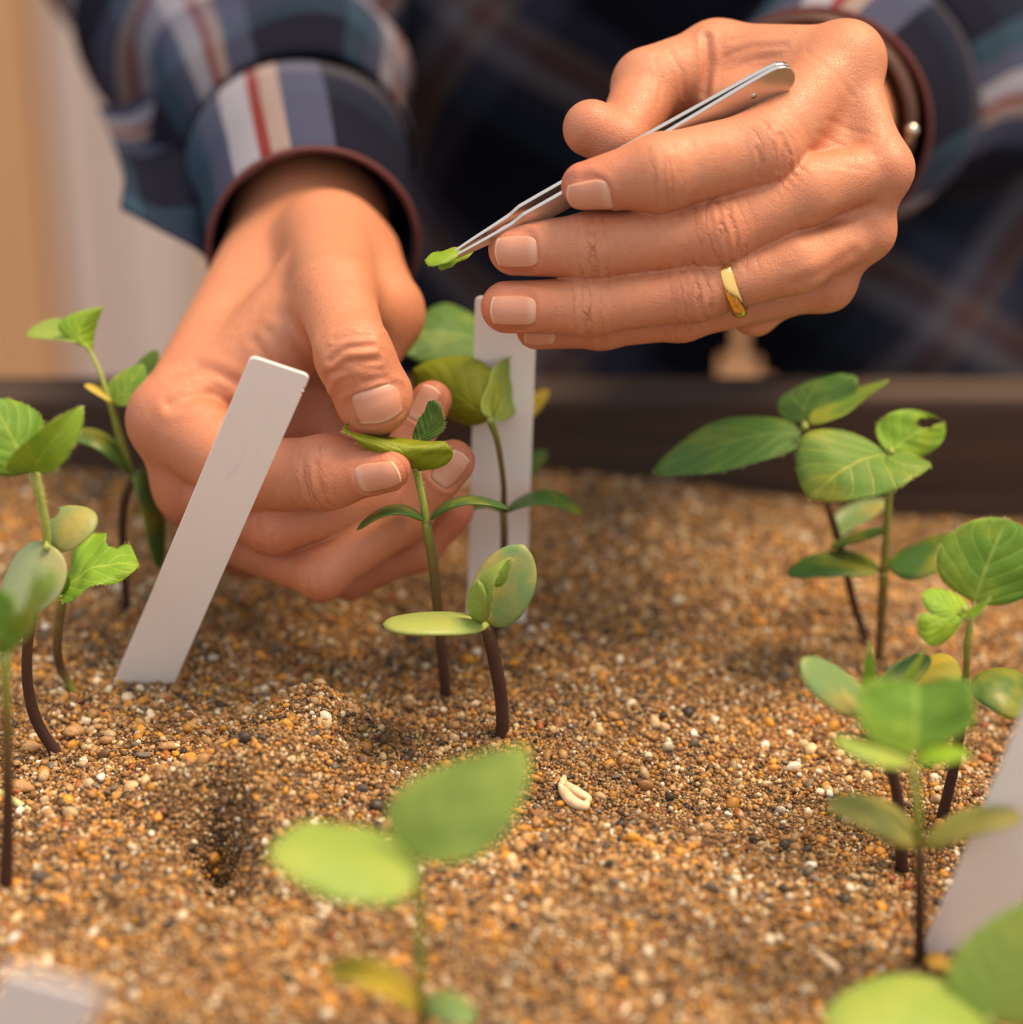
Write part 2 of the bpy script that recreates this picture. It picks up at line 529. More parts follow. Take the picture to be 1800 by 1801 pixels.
def surface(field, lo, hi, hc=3.0, up=5):
    lo = np.asarray(lo, float); hi = np.asarray(hi, float)
    n = np.ceil((hi - lo) / hc).astype(int) + 1
    ax = [lo[i] + np.arange(n[i]) * hc for i in range(3)]
    G = np.stack(np.meshgrid(*ax, indexing='ij'), -1).reshape(-1, 3)
    Fc = field(G).reshape(n)
    h = hc / up
    m = n * up
    sgn = np.where(Fc < 0, -1.0, 1.0).astype(np.float32)
    rep = lambda A: A.repeat(up, 0).repeat(up, 1).repeat(up, 2)
    Ff = rep(sgn)
    band = rep(np.abs(Fc) < hc * 1.35)
    idx = np.argwhere(band)
    # fine node k of coarse block i sits at lo + (i*up + k - up//2)*h
    org = lo - (up // 2) * h
    vals = np.empty(len(idx), np.float32)
    for s in range(0, len(idx), 400000):
        vals[s:s + 400000] = field((org + idx[s:s + 400000] * h))
    Ff[band] = vals
    ins = Ff < 0
    cm = np.zeros(tuple(np.array(Ff.shape) - 1), np.int8)
    sl = [slice(0, -1), slice(1, None)]
    for i in (0, 1):
        for j in (0, 1):
            for k in (0, 1):
                cm += ins[sl[i], sl[j], sl[k]]
    mask = (cm > 0) & (cm < 8)
    cells = np.argwhere(mask)
    corner = np.array([[i, j, k] for i in (0, 1) for j in (0, 1) for k in (0, 1)])
    cv = np.stack([Ff[cells[:, 0] + c[0], cells[:, 1] + c[1], cells[:, 2] + c[2]] for c in corner], 1)
    pos = np.zeros((len(cells), 3)); cnt = np.zeros(len(cells))
    for a in range(8):
        for b in range(a + 1, 8):
            if np.abs(corner[a] - corner[b]).sum() != 1: continue
            cr = (cv[:, a] < 0) != (cv[:, b] < 0)
            t = np.where(cr, cv[:, a] / np.where(cr, cv[:, a] - cv[:, b], 1), 0)
            pos += cr[:, None] * (corner[a] + t[:, None] * (corner[b] - corner[a])); cnt += cr
    pos = org + (cells + pos / cnt[:, None]) * h
    vid = np.full(mask.shape, -1, np.int32)
    vid[mask] = np.arange(len(cells))
    quads = []
    for d in range(3):
        o = [(0, 0, 0)] * 4
        u, v = (d + 1) % 3, (d + 2) % 3
        A = ins[tuple(slice(0, -1) if q == d else slice(1, -1) for q in range(3))]
        B = ins[tuple(slice(1, None) if q == d else slice(1, -1) for q in range(3))]
        ch = np.argwhere(A != B)
        Aat = A[ch[:, 0], ch[:, 1], ch[:, 2]]
        base = ch.copy()
        base[:, u] += 1; base[:, v] += 1    # node index
        def cid(du, dv):
            c = base.copy(); c[:, u] += du; c[:, v] += dv
            return vid[c[:, 0], c[:, 1], c[:, 2]]
        q = np.stack([cid(-1, -1), cid(0, -1), cid(0, 0), cid(-1, 0)], 1)
        q[~Aat] = q[~Aat][:, ::-1]
        quads.append(q)
    Q = np.concatenate(quads)
    Q = Q[(Q >= 0).all(1)]
    return pos, Q

def J(px, py, dz, rpx):
    D = FOCUS * 1000 + dz
    return cpt(px, py, dz).astype(np.float32), rpx * D / FPX

def chain(js, flat=None):
    out = []
    for (a, ra), (b, rb) in zip(js[:-1], js[1:]):
        out.append((a, b, ra, rb, flat))
    return out
def ball(j, flat=None):
    return (j[0], j[0], j[1], j[1], flat)

def mat_skin(name, c, red):
    k = NM(name)
    o = k.objc()
    n1 = k.noise(o, 60, 3)
    n2 = k.noise(o, 420, 3)
    col = k.mix(k.maprange(n1, .3, .72), c, tuple(a * b for a, b in zip(c, (1.08, .92, .84))))
    col = k.mix(k.maprange(n2, .42, .75, 0, .5), col, tuple(a * b for a, b in zip(c, (.95, .74, .66))))
    col = k.mix(k.math('MULTIPLY', k.attr('blush'), .55), col, red)
    # joint wrinkles: stripes across the finger, warped
    s = k.attr('wrinkle_s'); w = k.attr('wrinkle_w')
    warp = k.noise(o, 260, 3)
    s2 = k.math('MULTIPLY_ADD', warp, 3.6, s)
    f1 = k.math('ABSOLUTE', k.math('SINE', k.math('MULTIPLY', s2, 1.15)))
    line = k.math('POWER', k.math('SUBTRACT', 1.0, f1), 2.0)
    hole = k.maprange(k.noise(o, 260, 2), .30, .68, .1, 1)
    wr_h = k.math('MULTIPLY', k.math('MULTIPLY', line, hole), w)
    vor = k.voro(o, 900, 'DISTANCE_TO_EDGE')
    pore = k.maprange(vor, 0, .12)
    fine = k.noise(o, 1500, 3, .6)
    # long soft tendon / skin lines
    h = k.math('ADD', k.math('MULTIPLY', wr_h, -.9), k.math('ADD', k.math('MULTIPLY', pore, .10), k.math('MULTIPLY', fine, .16)))
    mid = k.noise(o, 300, 4, .6, .5)
    h = k.math('MULTIPLY_ADD', mid, .45, h)
    nb = k.bump(h, .75, .0006)
    col = k.mix(k.math('MULTIPLY', wr_h, .6), col, tuple(a * b for a, b in zip(c, (.55, .36, .3))))
    k.base(col, k.maprange(n2, .3, .7, .42, .58), nb, Specular_IOR_Level=.5)
    k.b.inputs['Subsurface Weight'].default_value = .14
    k.b.inputs['Subsurface Radius'].default_value = (1.0, .35, .18)
    k.b.inputs['Subsurface Scale'].default_value = .0035
    return k.m
M['skin'] = mat_skin('skin', srgb(192, 132, 100), srgb(176, 88, 68))

def mat_nail():
    k = NM('fingernail')
    uv = k.n('ShaderNodeUVMap').outputs[0]
    sp = k.n('ShaderNodeSeparateXYZ'); k.put(sp.inputs[0], uv)
    t = sp.outputs[0]; x = sp.outputs[1]
    free = k.maprange(t, .93, .955)
    moon = k.math('MULTIPLY', k.maprange(t, .22, .10), .5)
    c = k.mix(moon, srgb(204, 144, 118), srgb(222, 180, 158))
    c = k.mix(free, c, srgb(228, 196, 164))
    st = k.n('ShaderNodeCombineXYZ'); k.put(st.inputs[0], k.math('MULTIPLY', x, 22.0)); k.put(st.inputs[1], k.math('MULTIPLY', t, .6))
    r = k.noise(st.outputs[0], 2.0, 3)
    c = k.mix(k.maprange(r, .4, .7, 0, .25), c, srgb(196, 132, 110))
    return k.base(c, .33, k.bump(r, .18, .0003), Specular_IOR_Level=.5, Subsurface_Weight=.15, Subsurface_Scale=.002)
M['nail'] = mat_nail()

def make_hand(name, field, lo, hi, joints, blush, nails, parent, lines=()):
    pos, Q = surface(field, lo, hi)
    # drop pieces beyond the box border: keep as they are (cut end hides in the sleeve)
    eps = .4
    grad = np.stack([field(pos + np.eye(3)[i] * eps) - field(pos - np.eye(3)[i] * eps) for i in range(3)], -1)
    grad /= np.linalg.norm(grad, axis=1)[:, None] + 1e-9
    ws = np.zeros(len(pos)); ww = np.zeros(len(pos))
    disp = np.zeros(len(pos))
    for c, a, n, r, amp, span in joints:
        w = pos - c
        s = w @ a
        rad = w - s[:, None] * a
        rl = np.linalg.norm(rad, axis=1)
        dors = (grad @ n)
        wt = amp * np.exp(-(s / span) ** 2) * np.clip((dors + .05) / .6, 0, 1) * np.clip((r * 1.55 - rl) / (r * .3), 0, 1)
        upd = wt > ww
        tt = (w @ np.cross(a, n)) * (.42 if span > 5.5 else .15)
        ww[upd] = wt[upd]; ws[upd] = np.sqrt(s * s + tt * tt)[upd]
        # the deeper folds as real relief
        for q, dp in ((-.35, .30), (.0, .38), (.38, .28)):
            arc = q * span + .12 * np.abs((rad @ np.cross(a, n)))
            disp -= wt * dp * np.exp(-((s - arc) / .75) ** 2)
        disp += wt * .35 * np.exp(-(s / (span * 1.1)) ** 2)
    flat = pos[:, :2] / -pos[:, 2:3] * 600.0
    for pts, dep, wid in lines:            # free creases: polyline over the skin that faces the front, depth mm, width mm
        dmin = np.full(len(pos), 1e9)
        for a, b in zip(pts[:-1], pts[1:]):
            ab = b - a
            t = np.clip(((flat - a) @ ab) / (ab @ ab), 0, 1)
            dmin = np.minimum(dmin, np.linalg.norm(flat - a - t[:, None] * ab, axis=1))
        disp -= dep * (np.exp(-(dmin / wid) ** 2) - .45 * np.exp(-((dmin - 2.2 * wid) / wid) ** 2)) * np.clip(grad[:, 2] * 3, 0, 1)
    bl = np.zeros(len(pos))
    for c, r, a in blush:
        bl = np.maximum(bl, a * np.exp(-(np.linalg.norm(pos - c, axis=1) / r) ** 2))
    # nails: the bed is pressed in, the plate is its own mesh
    plates = []
    for nd in nails:
        c, a, n, L, Wd, gi = nd
        lift = 0.0
        sub = Field(); sub.groups = [field.groups[gi]]
        a = norm(a); n = norm(n - (n @ a) * a); b = np.cross(a, n)
        own = (np.abs(sub(pos)) < .5)
        w = pos - c
        u = (w @ a) / (L * .5); v = (w @ b) / (Wd * .5)
        hgt = w @ n
        q = (np.abs(u) ** 3.2 + np.abs(v) ** 3.2) ** (1 / 3.2)
        inn = np.clip((1.10 - q) / .16, 0, 1) * (grad @ n > .15) * (hgt > -4)
        disp -= inn * own * .42
        rim = np.exp(-((q - 1.18) / .12) ** 2) * (grad @ n > .0) * (u < .8) * (hgt > -4)
        disp += rim * own * .22
        gu, gv = 15, 13
        U, Vv = np.meshgrid(np.linspace(-1, 1.03, gu), np.linspace(-1, 1, gv), indexing='ij')
        # rounded rectangle outline
        half = np.where(U < -.3, np.sqrt(np.clip(1 - ((U + .3) / -.72) ** 2 * .75, .05, 1)), 1.0) * .985
        U2 = U + .10 * (1 - Vv ** 2) * np.clip(U, 0, 1) - .03
        S = c + (U2[..., None] * L * .5) * a + ((Vv * half)[..., None] * Wd * .5) * b + n * 14.0
        S = S.reshape(-1, 3).copy()
        S -= n * 12.6
        for _ in range(14):
            g2 = np.stack([sub(S + np.eye(3)[i] * eps) - sub(S - np.eye(3)[i] * eps) for i in range(3)], -1)
            g2 /= np.linalg.norm(g2, axis=1)[:, None] + 1e-9
            S -= g2 * np.clip(sub(S), -2, 3)[:, None] * .9
        off = lift + .12 * (1 - Vv.ravel() ** 2) - .22 * np.clip((-U.ravel() - .8) / .2, 0, 1) + .12 * np.clip((U.ravel() - .7) / .3, 0, 1)
        T = S + g2 * off[:, None]
        Bt = S + g2 * (off - .45)[:, None]
        I = np.arange(gu * gv).reshape(gu, gv)
        top = np.stack([I[:-1, :-1], I[1:, :-1], I[1:, 1:], I[:-1, 1:]], -1).reshape(-1, 4)
        nT = gu * gv
        bot = top[:, ::-1] + nT
        ring = list(I[:, 0]) + list(I[-1, 1:]) + list(I[::-1, -1][1:]) + list(I[0, ::-1][1:-1])
        ring = np.array(ring)
        side = np.stack([ring, ring + nT, np.roll(ring, -1) + nT, np.roll(ring, -1)], 1)
        uvs = np.stack([(U.ravel() + 1) / 2, (Vv.ravel() + 1) / 2], -1)
        plates.append((c2w(np.concatenate([T, Bt])), np.concatenate([top, bot, side]), np.concatenate([uvs, uvs])))
    pos = pos + grad * disp[:, None]
    me = mesh_from(name, c2w(pos), Q)
    for nm, arr in (('wrinkle_s', ws), ('wrinkle_w', ww), ('blush', bl)):
        at_ = me.attributes.new(nm, 'FLOAT', 'POINT')
        at_.data.foreach_set('value', arr.astype(np.float32))
    hand = mobj(name, me, M['skin'], parent)
    for V, F, uv in plates:
        mobj('fingernail', mesh_from('fingernail', V, F, uv=uv), M['nail'], hand)
    return hand

person = tag(empty('person', (0.10, 1.02, FLOOR_Z)), 'person in dark plaid flannel shirt tending seedlings with bare hands and tweezers', 'person')

VIEW = np.array([0, 0, 1.0])      # towards the camera
def dirn(x, y, z):                # x right, y DOWN in the photo, z towards camera
    return norm([x, -y, z])

# ---- the hand with the tweezers (upper right)
iT, iD, iP, iM = J(1030, 327, -11, 43), J(1160, 304, -13, 66), J(1338, 264, -6, 68), J(1488, 106, 15, 60)
mT, mD, mP, mm_, mM = J(906, 438, 0, 47), J(1045, 432, -3, 57), J(1262, 408, -5, 60), J(1415, 335, -2, 60), J(1555, 297, 4, 46)
rT, rD, rP, rm_, rM = J(892, 540, 2, 46), J(1035, 540, 0, 50), J(1220, 514, -2, 50), J(1400, 462, 0, 52), J(1527, 408, 10, 42)
pT, pD, pP, pM = J(945, 578, 14, 37), J(1060, 572, 14, 40), J(1200, 556, 13, 42), J(1455, 498, 18, 42)
tT, tI, tM = J(1041, 226, 9, 51), J(1142, 150, 24, 66), J(1262, 106, 30, 64)
tT2 = J(1090, 250, 8, 47)
wr = J(1420, 215, 95, 165)
wr2 = J(1475, 160, 200, 195)
fl_w = (norm([0.35, 0.55, .55]).astype(np.float32), 1.25)
LF = Field()
palm = [(tM[0], iM[0], tM[1], iM[1], None), (iM[0], wr[0], iM[1], wr[1] * .8, None), (mM[0], wr[0], mM[1], wr[1] * .8, None), (rM[0], wr[0], rM[1], wr[1] * .8, None),
        (pM[0], wr[0], pM[1], wr[1] * .8, None), (tM[0], wr[0], tM[1], wr[1] * .75, None), (wr[0], wr2[0], wr[1], wr2[1], None),
        (iM[0], mM[0], iM[1] * .8, mM[1] * .9, None), (mM[0], rM[0], mM[1] * .85, rM[1] * .85, None), (rM[0], pM[0], rM[1] * .85, pM[1] * .9, None),
        ball(J(1320, 165, 22, 52)), (J(1262, 170, 24, 44)[0], J(1340, 215, 12, 46)[0], 7.0, 7.4, None), (J(1330, 200, 14, 46)[0], iM[0], 7.0, iM[1] * .85, None),
        (J(1395, 205, 8, 46)[0], J(1425, 310, 6, 46)[0], 7.0, 7.0, None), (J(1450, 190, 12, 46)[0], J(1470, 290, 8, 46)[0], 7.5, 7.0, None), (J(1430, 360, 8, 40)[0], J(1410, 445, 8, 40)[0], 6.5, 6.5, None), (J(1480, 350, 8, 40)[0], J(1465, 430, 10, 40)[0], 6.5, 6.5, None),
        ball(J(1330, 560, 22, 30)), (J(1320, 540, 24, 40)[0], pM[0], 6.0, 6.0, None)]
LF.group(5.0, palm, 1)
th = chain([tM, tI], None) + [(tI[0], tT2[0], tI[1] * .92, tT2[1], None), (tT2[0], tT[0], tT2[1], tT[1], None)]
LF.group(2.2, th, 2.5)
LF.group(3.0, chain([iT, iD, iP, iM]), 3.5)
FN = norm([0, -.35, 1]).astype(np.float32)
LF.group(3.0, chain([mT, mD, mP, mm_, mM]), 1.0)
LF.group(3.0, chain([rT, rD, rP, rm_, rM]), 1.0)
LF.group(3.0, chain([pT, pD, pP, pM]), 1.0)
nI, nM_, nR, nP = dirn(.05, .62, .78), dirn(0, .12, .99), dirn(0, .12, .99), dirn(0, .45, .88)
def jt(c, a, b, n, r, amp, span):
    ax = norm(b[0] - a[0]).astype(float)
    return (c[0].astype(float), ax, n, r, amp, span)
ljoints = [jt(iD, iT, iP, nI, iD[1], .7, 4.5), jt(iP, iD, iM, nI, iP[1], .9, 6.0),
           jt(mD, mT, mP, nM_, mD[1], 1.0, 5.0), jt(mP, mD, mm_, nM_, mP[1], 1.1, 7.0),
           jt(rD, rT, rP, nR, rD[1], .9, 5.0), jt(rP, rD, rm_, nR, rP[1], 1.1, 7.0),
           jt(pD, pT, pP, nP, pD[1], .5, 5.0), jt(pP, pD, pM, nP, pP[1], .6, 6.0)]
lblush = [(iT[0], 14, .8), (mT[0], 13, .7), (rT[0], 13, .75), (pT[0], 13, .8), (iP[0], 12, .35), (mP[0], 11, .45), (rP[0], 11, .4), (mD[0], 9, .35), (rD[0], 9, .3), (tT[0], 14, .5), (mM[0], 10, .3)]
lnails = [(cpt(1032, 349, -14), iT[0] - iD[0], dirn(.0, .62, .78), 13.0, 12.5, 2),
          (cpt(900, 447, -7), mT[0] - mD[0], dirn(-.12, .20, .96), 13.2, 12.8, 3),
          (cpt(898, 549, -5), rT[0] - rD[0], dirn(-.12, .22, .96), 13.2, 12.0, 4),
          (cpt(944, 590, 8), pT[0] - pD[0], dirn(-.1, .75, .62), 10, 9, 5)]
def pl3(pts):
    return [np.array([(p[0] - 900) * .15, -(p[1] - 900.5) * .15]) for p in pts]
llines = [(pl3([(1243, 66), (1247, 110), (1240, 165)]), .8, 1.0),
          (pl3([(1372, 238), (1380, 262), (1370, 300)]), .35, .6), (pl3([(1332, 262), (1340, 285), (1335, 312)]), .3, .6),
          (pl3([(1285, 72), (1330, 60), (1395, 58)]), .16, .6), (pl3([(1275, 100), (1325, 82), (1385, 80)]), .16, .6), (pl3([(1280, 128), (1320, 106), (1370, 98)]), .16, .6),
          (pl3([(1420, 92), (1470, 130), (1500, 170)]), .14, .7), (pl3([(1455, 210), (1500, 230), (1540, 240)]), .12, .7), (pl3([(1440, 235), (1490, 262), (1535, 270)]), .12, .7),
          (pl3([(1425, 262), (1470, 290), (1520, 300)]), .10, .7), (pl3([(1445, 395), (1490, 375), (1540, 365)]), .35, 1.4), (pl3([(1400, 500), (1450, 480), (1500, 445)]), .35, 1.4),
          (pl3([(1180, 92), (1200, 130), (1205, 170)]), .15, .6), (pl3([(1150, 100), (1165, 140), (1160, 180)]), .12, .6)]
left_hand = make_hand('hand', LF, cpt(840, 640, -10) + np.array([-8, -6, -140]), cpt(1640, 20, 0) + np.array([60, 60, 28]), ljoints, lblush, lnails, person, llines)
left_hand['label'] = 'hand gripping tweezers, fingers curled, gold ring on'

# ---- the hand holding the leaf (left)
t2T, t2I, t2M, t2C = J(657, 697, -4, 70), J(622, 625, -8, 64), J(590, 520, 18, 68), J(580, 430, 70, 92)
i2T, i2D, i2P, i2M = J(682, 824, -4, 41), J(578, 830, 2, 62), J(440, 838, 17, 66), J(302, 738, 32, 76)
m2T, m2D, m2P, m2M = J(760, 704, 26, 35), J(672, 880, 24, 44), J(478, 924, 18, 50), J(345, 850, 40, 66)
r2T, r2D, r2P, r2M = J(797, 812, 22, 39), J(708, 905, 25, 50), J(566, 1010, 20, 44), J(385, 925, 56, 60)
p2T, p2D, p2P, p2M = J(797, 898, 36, 37), J(735, 965, 40, 38), J(615, 1012, 44, 40), J(430, 955, 74, 55)
w2 = J(545, 400, 105, 118)
w3 = J(500, 180, 200, 165)
RF = Field()
palm2 = [(i2M[0], w2[0], i2M[1] * .92, w2[1], None), (m2M[0], w2[0], m2M[1], w2[1], None), (r2M[0], w2[0], r2M[1], w2[1], None), (p2M[0], w2[0], p2M[1], w2[1], None),
         (w2[0], w3[0], w2[1], w3[1], None), (t2C[0], w2[0], t2C[1] * .8, w2[1] * .9, None), (i2M[0], m2M[0], i2M[1] * .9, m2M[1] * .9, None),
         (m2M[0], r2M[0], m2M[1] * .9, r2M[1] * .9, None), (r2M[0], p2M[0], r2M[1] * .9, p2M[1] * .9, None),
         (t2C[0], J(672, 540, 45, 58)[0], t2C[1] * .85, 10.0, None), (J(640, 450, 75, 58)[0], J(676, 545, 48, 58)[0], 11.0, 9.0, None), (J(672, 560, 45, 58)[0], t2M[0], 8.5, 9.0, None), (J(672, 560, 45, 58)[0], J(650, 650, 42, 58)[0], 8.6, 7.0, None),
         (J(500, 600, 48, 50)[0], w2[0], 11.0, w2[1] * .9, None), (J(435, 685, 38, 50)[0], J(565, 555, 30, 50)[0], 9.5, 10.0, None), (J(380, 700, 40, 50)[0], J(530, 520, 46, 50)[0], 10.5, 11.0, None),
         (J(540, 700, 56, 50)[0], J(600, 790, 52, 50)[0], 9.0, 8.0, None), (J(540, 700, 56, 50)[0], J(430, 800, 50, 50)[0], 9.0, 9.0, None)]
RF.group(7.0, palm2, 1)
RF.group(4.0, chain([t2T, t2I, t2M, t2C]), 4.0)
RF.group(4.0, chain([i2T, i2D, i2P, i2M]), 1.6)
RF.group(3.0, chain([m2T, m2D, m2P, m2M]), .9)
RF.group(3.0, chain([r2T, r2D, r2P, r2M]), .9)
RF.group(3.0, chain([p2T, p2D, p2P, p2M]), .9)
nT2, nI2, nM2, nR2 = dirn(.15, -.25, .95), dirn(.0, .45, .9), dirn(.2, .4, .85), dirn(.5, .35, .75)
rjoints = [jt(t2I, t2M, t2T, nT2, t2I[1], .55, 6.0), jt(i2D, i2P, i2T, nI2, i2D[1], .8, 5.0), jt(m2P, m2M, m2D, nM2, m2P[1], .6, 5.0), jt(r2P, r2M, r2D, nR2, r2P[1], .4, 5)]
rblush = [(t2T[0], 16, .45), (i2T[0], 15, .75), (i2P[0], 14, .45), (i2M[0], 20, .55), (m2M[0], 20, .7), (m2P[0], 15, .6), (r2T[0], 13, .8), (p2T[0], 14, .9), (m2T[0], 12, .6), (r2P[0], 14, .5), (p2P[0], 16, .7), (cpt(560, 740, 20), 18, .9)]
rnails = [(cpt(667, 716, -13), -dirn(-.27, -.93, .20), dirn(.08, -.10, .98), 10.0, 17.0, 1),
          (cpt(672, 836, -9), (i2T[0] - i2D[0]) + np.array([0, 2.0, 0]), dirn(.0, .45, .9), 13.5, 11.5, 2),
          (cpt(800, 818, 14), r2T[0] - r2D[0], dirn(.35, .05, .93), 14, 12, 4),
          (cpt(748, 706, 20), m2T[0] - m2D[0], dirn(-.3, -.2, .93), 11.5, 10.5, 3)]
rlines = [(pl3([(305, 655), (347, 645), (378, 656), (412, 674)]), .7, 1.5), (pl3([(300, 712), (342, 696), (378, 693), (412, 712)]), .7, 1.5), (pl3([(330, 676), (365, 672), (400, 688)]), .35, 1.0),
          (pl3([(500, 560), (529, 618), (555, 665)]), .9, 2.0), (pl3([(476, 585), (500, 622), (520, 660)]), .5, 1.5), (pl3([(450, 600), (478, 640), (500, 680)]), .35, 1.3),
          (pl3([(584, 634), (610, 612), (655, 607)]), .5, .8), (pl3([(572, 680), (577, 660), (610, 637), (662, 634)]), .6, .9), (pl3([(592, 655), (630, 646), (668, 650)]), .3, .7), (pl3([(590, 598), (620, 590), (652, 592)]), .25, .8),
          (pl3([(640, 672), (670, 664), (696, 672)]), .2, .7), (pl3([(528, 800), (534, 840), (545, 872)]), .25, .7), (pl3([(556, 815), (560, 845), (572, 868)]), .25, .7)]
right_hand = make_hand('hand', RF, np.array([-120, -36, -790.0]), np.array([-6, 135, -578.0]), rjoints, rblush, rnails, person, rlines)
right_hand['label'] = 'bare hand pinching a seedling leaf between thumb and forefinger'

# ------------------------------------------------------------------ clothing
def mat_plaid(name, P=.075, rot=0.0, bright=1.0, vmix=.5):
    k = NM(name)
    uv = k.n('ShaderNodeUVMap').outputs[0]
    mp = k.n('ShaderNodeMapping')
    k.put(mp.inputs['Vector'], uv)
    mp.inputs['Rotation'].default_value = (0, 0, rot)
    mp.inputs['Scale'].default_value = (1 / P, 1 / P, 1)
    sp = k.n('ShaderNodeSeparateXYZ'); k.put(sp.inputs[0], mp.outputs[0])
    navy, slate, teal, pale, red, peach = [tuple(bright * c for c in srgb(*q)) for q in ((22, 23, 38), (70, 74, 98), (46, 66, 84), (152, 150, 162), (122, 52, 48), (148, 130, 126))]
    def bands(f, sh):
        stops = [(0, navy), (.28, teal), (.40, slate), (.50, pale), (.60, red), (.64, peach), (.70, slate), (.84, navy)]
        return k.ramp(k.math('FRACT', k.math('ADD', f, sh)), stops, 'CONSTANT')
    a = bands(sp.outputs[0], .1); b = bands(sp.outputs[1], .35)
    c = k.mix(vmix, a, b)
    w = k.n('ShaderNodeTexWave', wave_type='BANDS', bands_direction='DIAGONAL')
    k.put(w.inputs['Vector'], uv); w.inputs['Scale'].default_value = 420
    fz = k.noise(uv, 900, 3)
    h = k.math('ADD', w.outputs['Fac'], k.math('MULTIPLY', fz, .8))
    c = k.mix(k.math('MULTIPLY', w.outputs['Fac'], .14), c, (0.01, 0.01, 0.015))
    return k.base(c, .92, k.bump(h, .4, .0004), Sheen_Weight=.0, Specular_IOR_Level=.08)
M['plaid_sleeve'] = mat_plaid('plaid_flannel_sleeve', .10, 0.12)
M['plaid_cuff'] = mat_plaid('plaid_flannel_cuff', .10, 0.0, 1.0, .15)
M['plaid_body'] = mat_plaid('plaid_flannel_front', .105, .62, .55)
k = NM('tan_canvas'); M['trousers'] = k.base(srgb(214, 150, 92), .85, k.bump(k.noise(k.objc(), 900, 2), .3, .0005))
k = NM('red_piping'); M['piping'] = k.base(srgb(92, 46, 44), .85)

def spline(pts, n):
    """Catmull-Rom through the rows of pts"""
    pts = np.asarray(pts, float)
    P = np.concatenate([[2 * pts[0] - pts[1]], pts, [2 * pts[-1] - pts[-2]]])
    out = []
    m = len(pts) - 1
    for q in np.linspace(0, m, n):
        i = min(int(q), m - 1); t = q - i
        a, b, c, d = P[i], P[i + 1], P[i + 2], P[i + 3]
        out.append(.5 * (2 * b + (c - a) * t + (2 * a - 5 * b + 4 * c - d) * t * t + (3 * b - a - 3 * c + d) * t ** 3))
    return np.array(out)

def frames(C, ref):
    T = np.gradient(C, axis=0)
    T /= np.linalg.norm(T, axis=1)[:, None]
    N = np.zeros_like(T)
    n = np.asarray(ref, float)
    for i in range(len(C)):
        n = n - (n @ T[i]) * T[i]; n = n / np.linalg.norm(n)
        N[i] = n
    return T, N, np.cross(T, N)

def cloth_tube(path, rad, ref, n, na, fold=None, thick=0.0, closed_uv=1.0, mod=None):
    """path rows (x,y,z) world; returns V,F,UV of a tube, double walled if thick"""
    C = spline(path, n); R = spline(np.asarray(rad, float).reshape(-1, 1), n)[:, 0]
    T, N, B = frames(C, ref)
    L = np.concatenate([[0], np.cumsum(np.linalg.norm(np.diff(C, axis=0), axis=1))])
    th = np.linspace(0, 2 * np.pi, na + 1)
    r = R[:, None] * np.ones(na + 1)
    if fold is not None:
        r = r + fold(L[:, None] + 0 * th, th[None] + 0 * L[:, None], R[:, None])
        r[:, -1] = r[:, 0]
    P = C[:, None] + r[..., None] * (np.cos(th)[None, :, None] * N[:, None] + np.sin(th)[None, :, None] * B[:, None])
    UV = np.stack([th[None] * R.mean() + 0 * L[:, None], L[:, None] + 0 * th[None]], -1)
    I = np.arange(n * (na + 1)).reshape(n, na + 1)
    F = np.stack([I[:-1, :-1], I[:-1, 1:], I[1:, 1:], I[1:, :-1]], -1).reshape(-1, 4)
    V = P.reshape(-1, 3); U = UV.reshape(-1, 2)
    if thick:
        P2 = C[:, None] + (r - thick)[..., None] * (np.cos(th)[None, :, None] * N[:, None] + np.sin(th)[None, :, None] * B[:, None])
        m = len(V)
        V = np.concatenate([V, P2.reshape(-1, 3)]); U = np.concatenate([U, U])
        F = np.concatenate([F, F[:, ::-1] + m])
        for row, flip in ((I[0], 0), (I[-1], 1)):
            q = np.stack([row[:-1], row[:-1] + m, row[1:] + m, row[1:]], 1)
            F = np.concatenate([F, q[:, ::-1] if flip else q])
    return V, F, U, C, (T, N, B)

def rfold(seed, amp, kl):
    r = np.random.default_rng(seed)
    ph = r.uniform(0, 6.28, 8)
    def f(L, th, R):
        t = np.sin(th * 2 + L * kl + ph[0]) + .7 * np.sin(th * 3 - L * kl * 1.6 + ph[1]) + .6 * np.sin(L * kl * 2.3 + 1.2 * np.sin(th + ph[2])) + .4 * np.sin(th * 5 + L * kl * .7 + ph[3])
        return amp * t * np.clip(L / .03, .15, 1)
    return f

def rot_uv(U, du, dv):
    return U + np.array([du, dv])

# sleeve of the arm reaching in from the upper left
p0, p1, p2, p3, p4, p5 = pw(552, 436, 88), pw(522, 280, 150), pw(452, 110, 215), pw(385, -60, 290), pw(330, -250, 380), pw(420, -520, 480)
V, F, U, Cc, fr = cloth_tube([p0, pw(538, 360, 118), p1], [.0325, .0345, .036], [0, 0, -1], 14, 56, rfold(3, .0006, 60), .0022)
V2, F2, U2, C2, _ = cloth_tube([p1, p2, p3, p4, p5], [.0385, .052, .060, .064, .07], [0, 0, -1], 60, 72, rfold(5, .0042, 55), .0015)
sl1 = mobj('sleeve', mesh_from('sleeve', V2, F2, uv=rot_uv(U2, .02, .05)), M['plaid_sleeve'], person)
sl1['label'] = 'plaid sleeve with an open cuff'
cf1 = mobj('cuff', mesh_from('cuff', V, F, uv=rot_uv(U, .0583, .053)), M['plaid_cuff'], sl1)
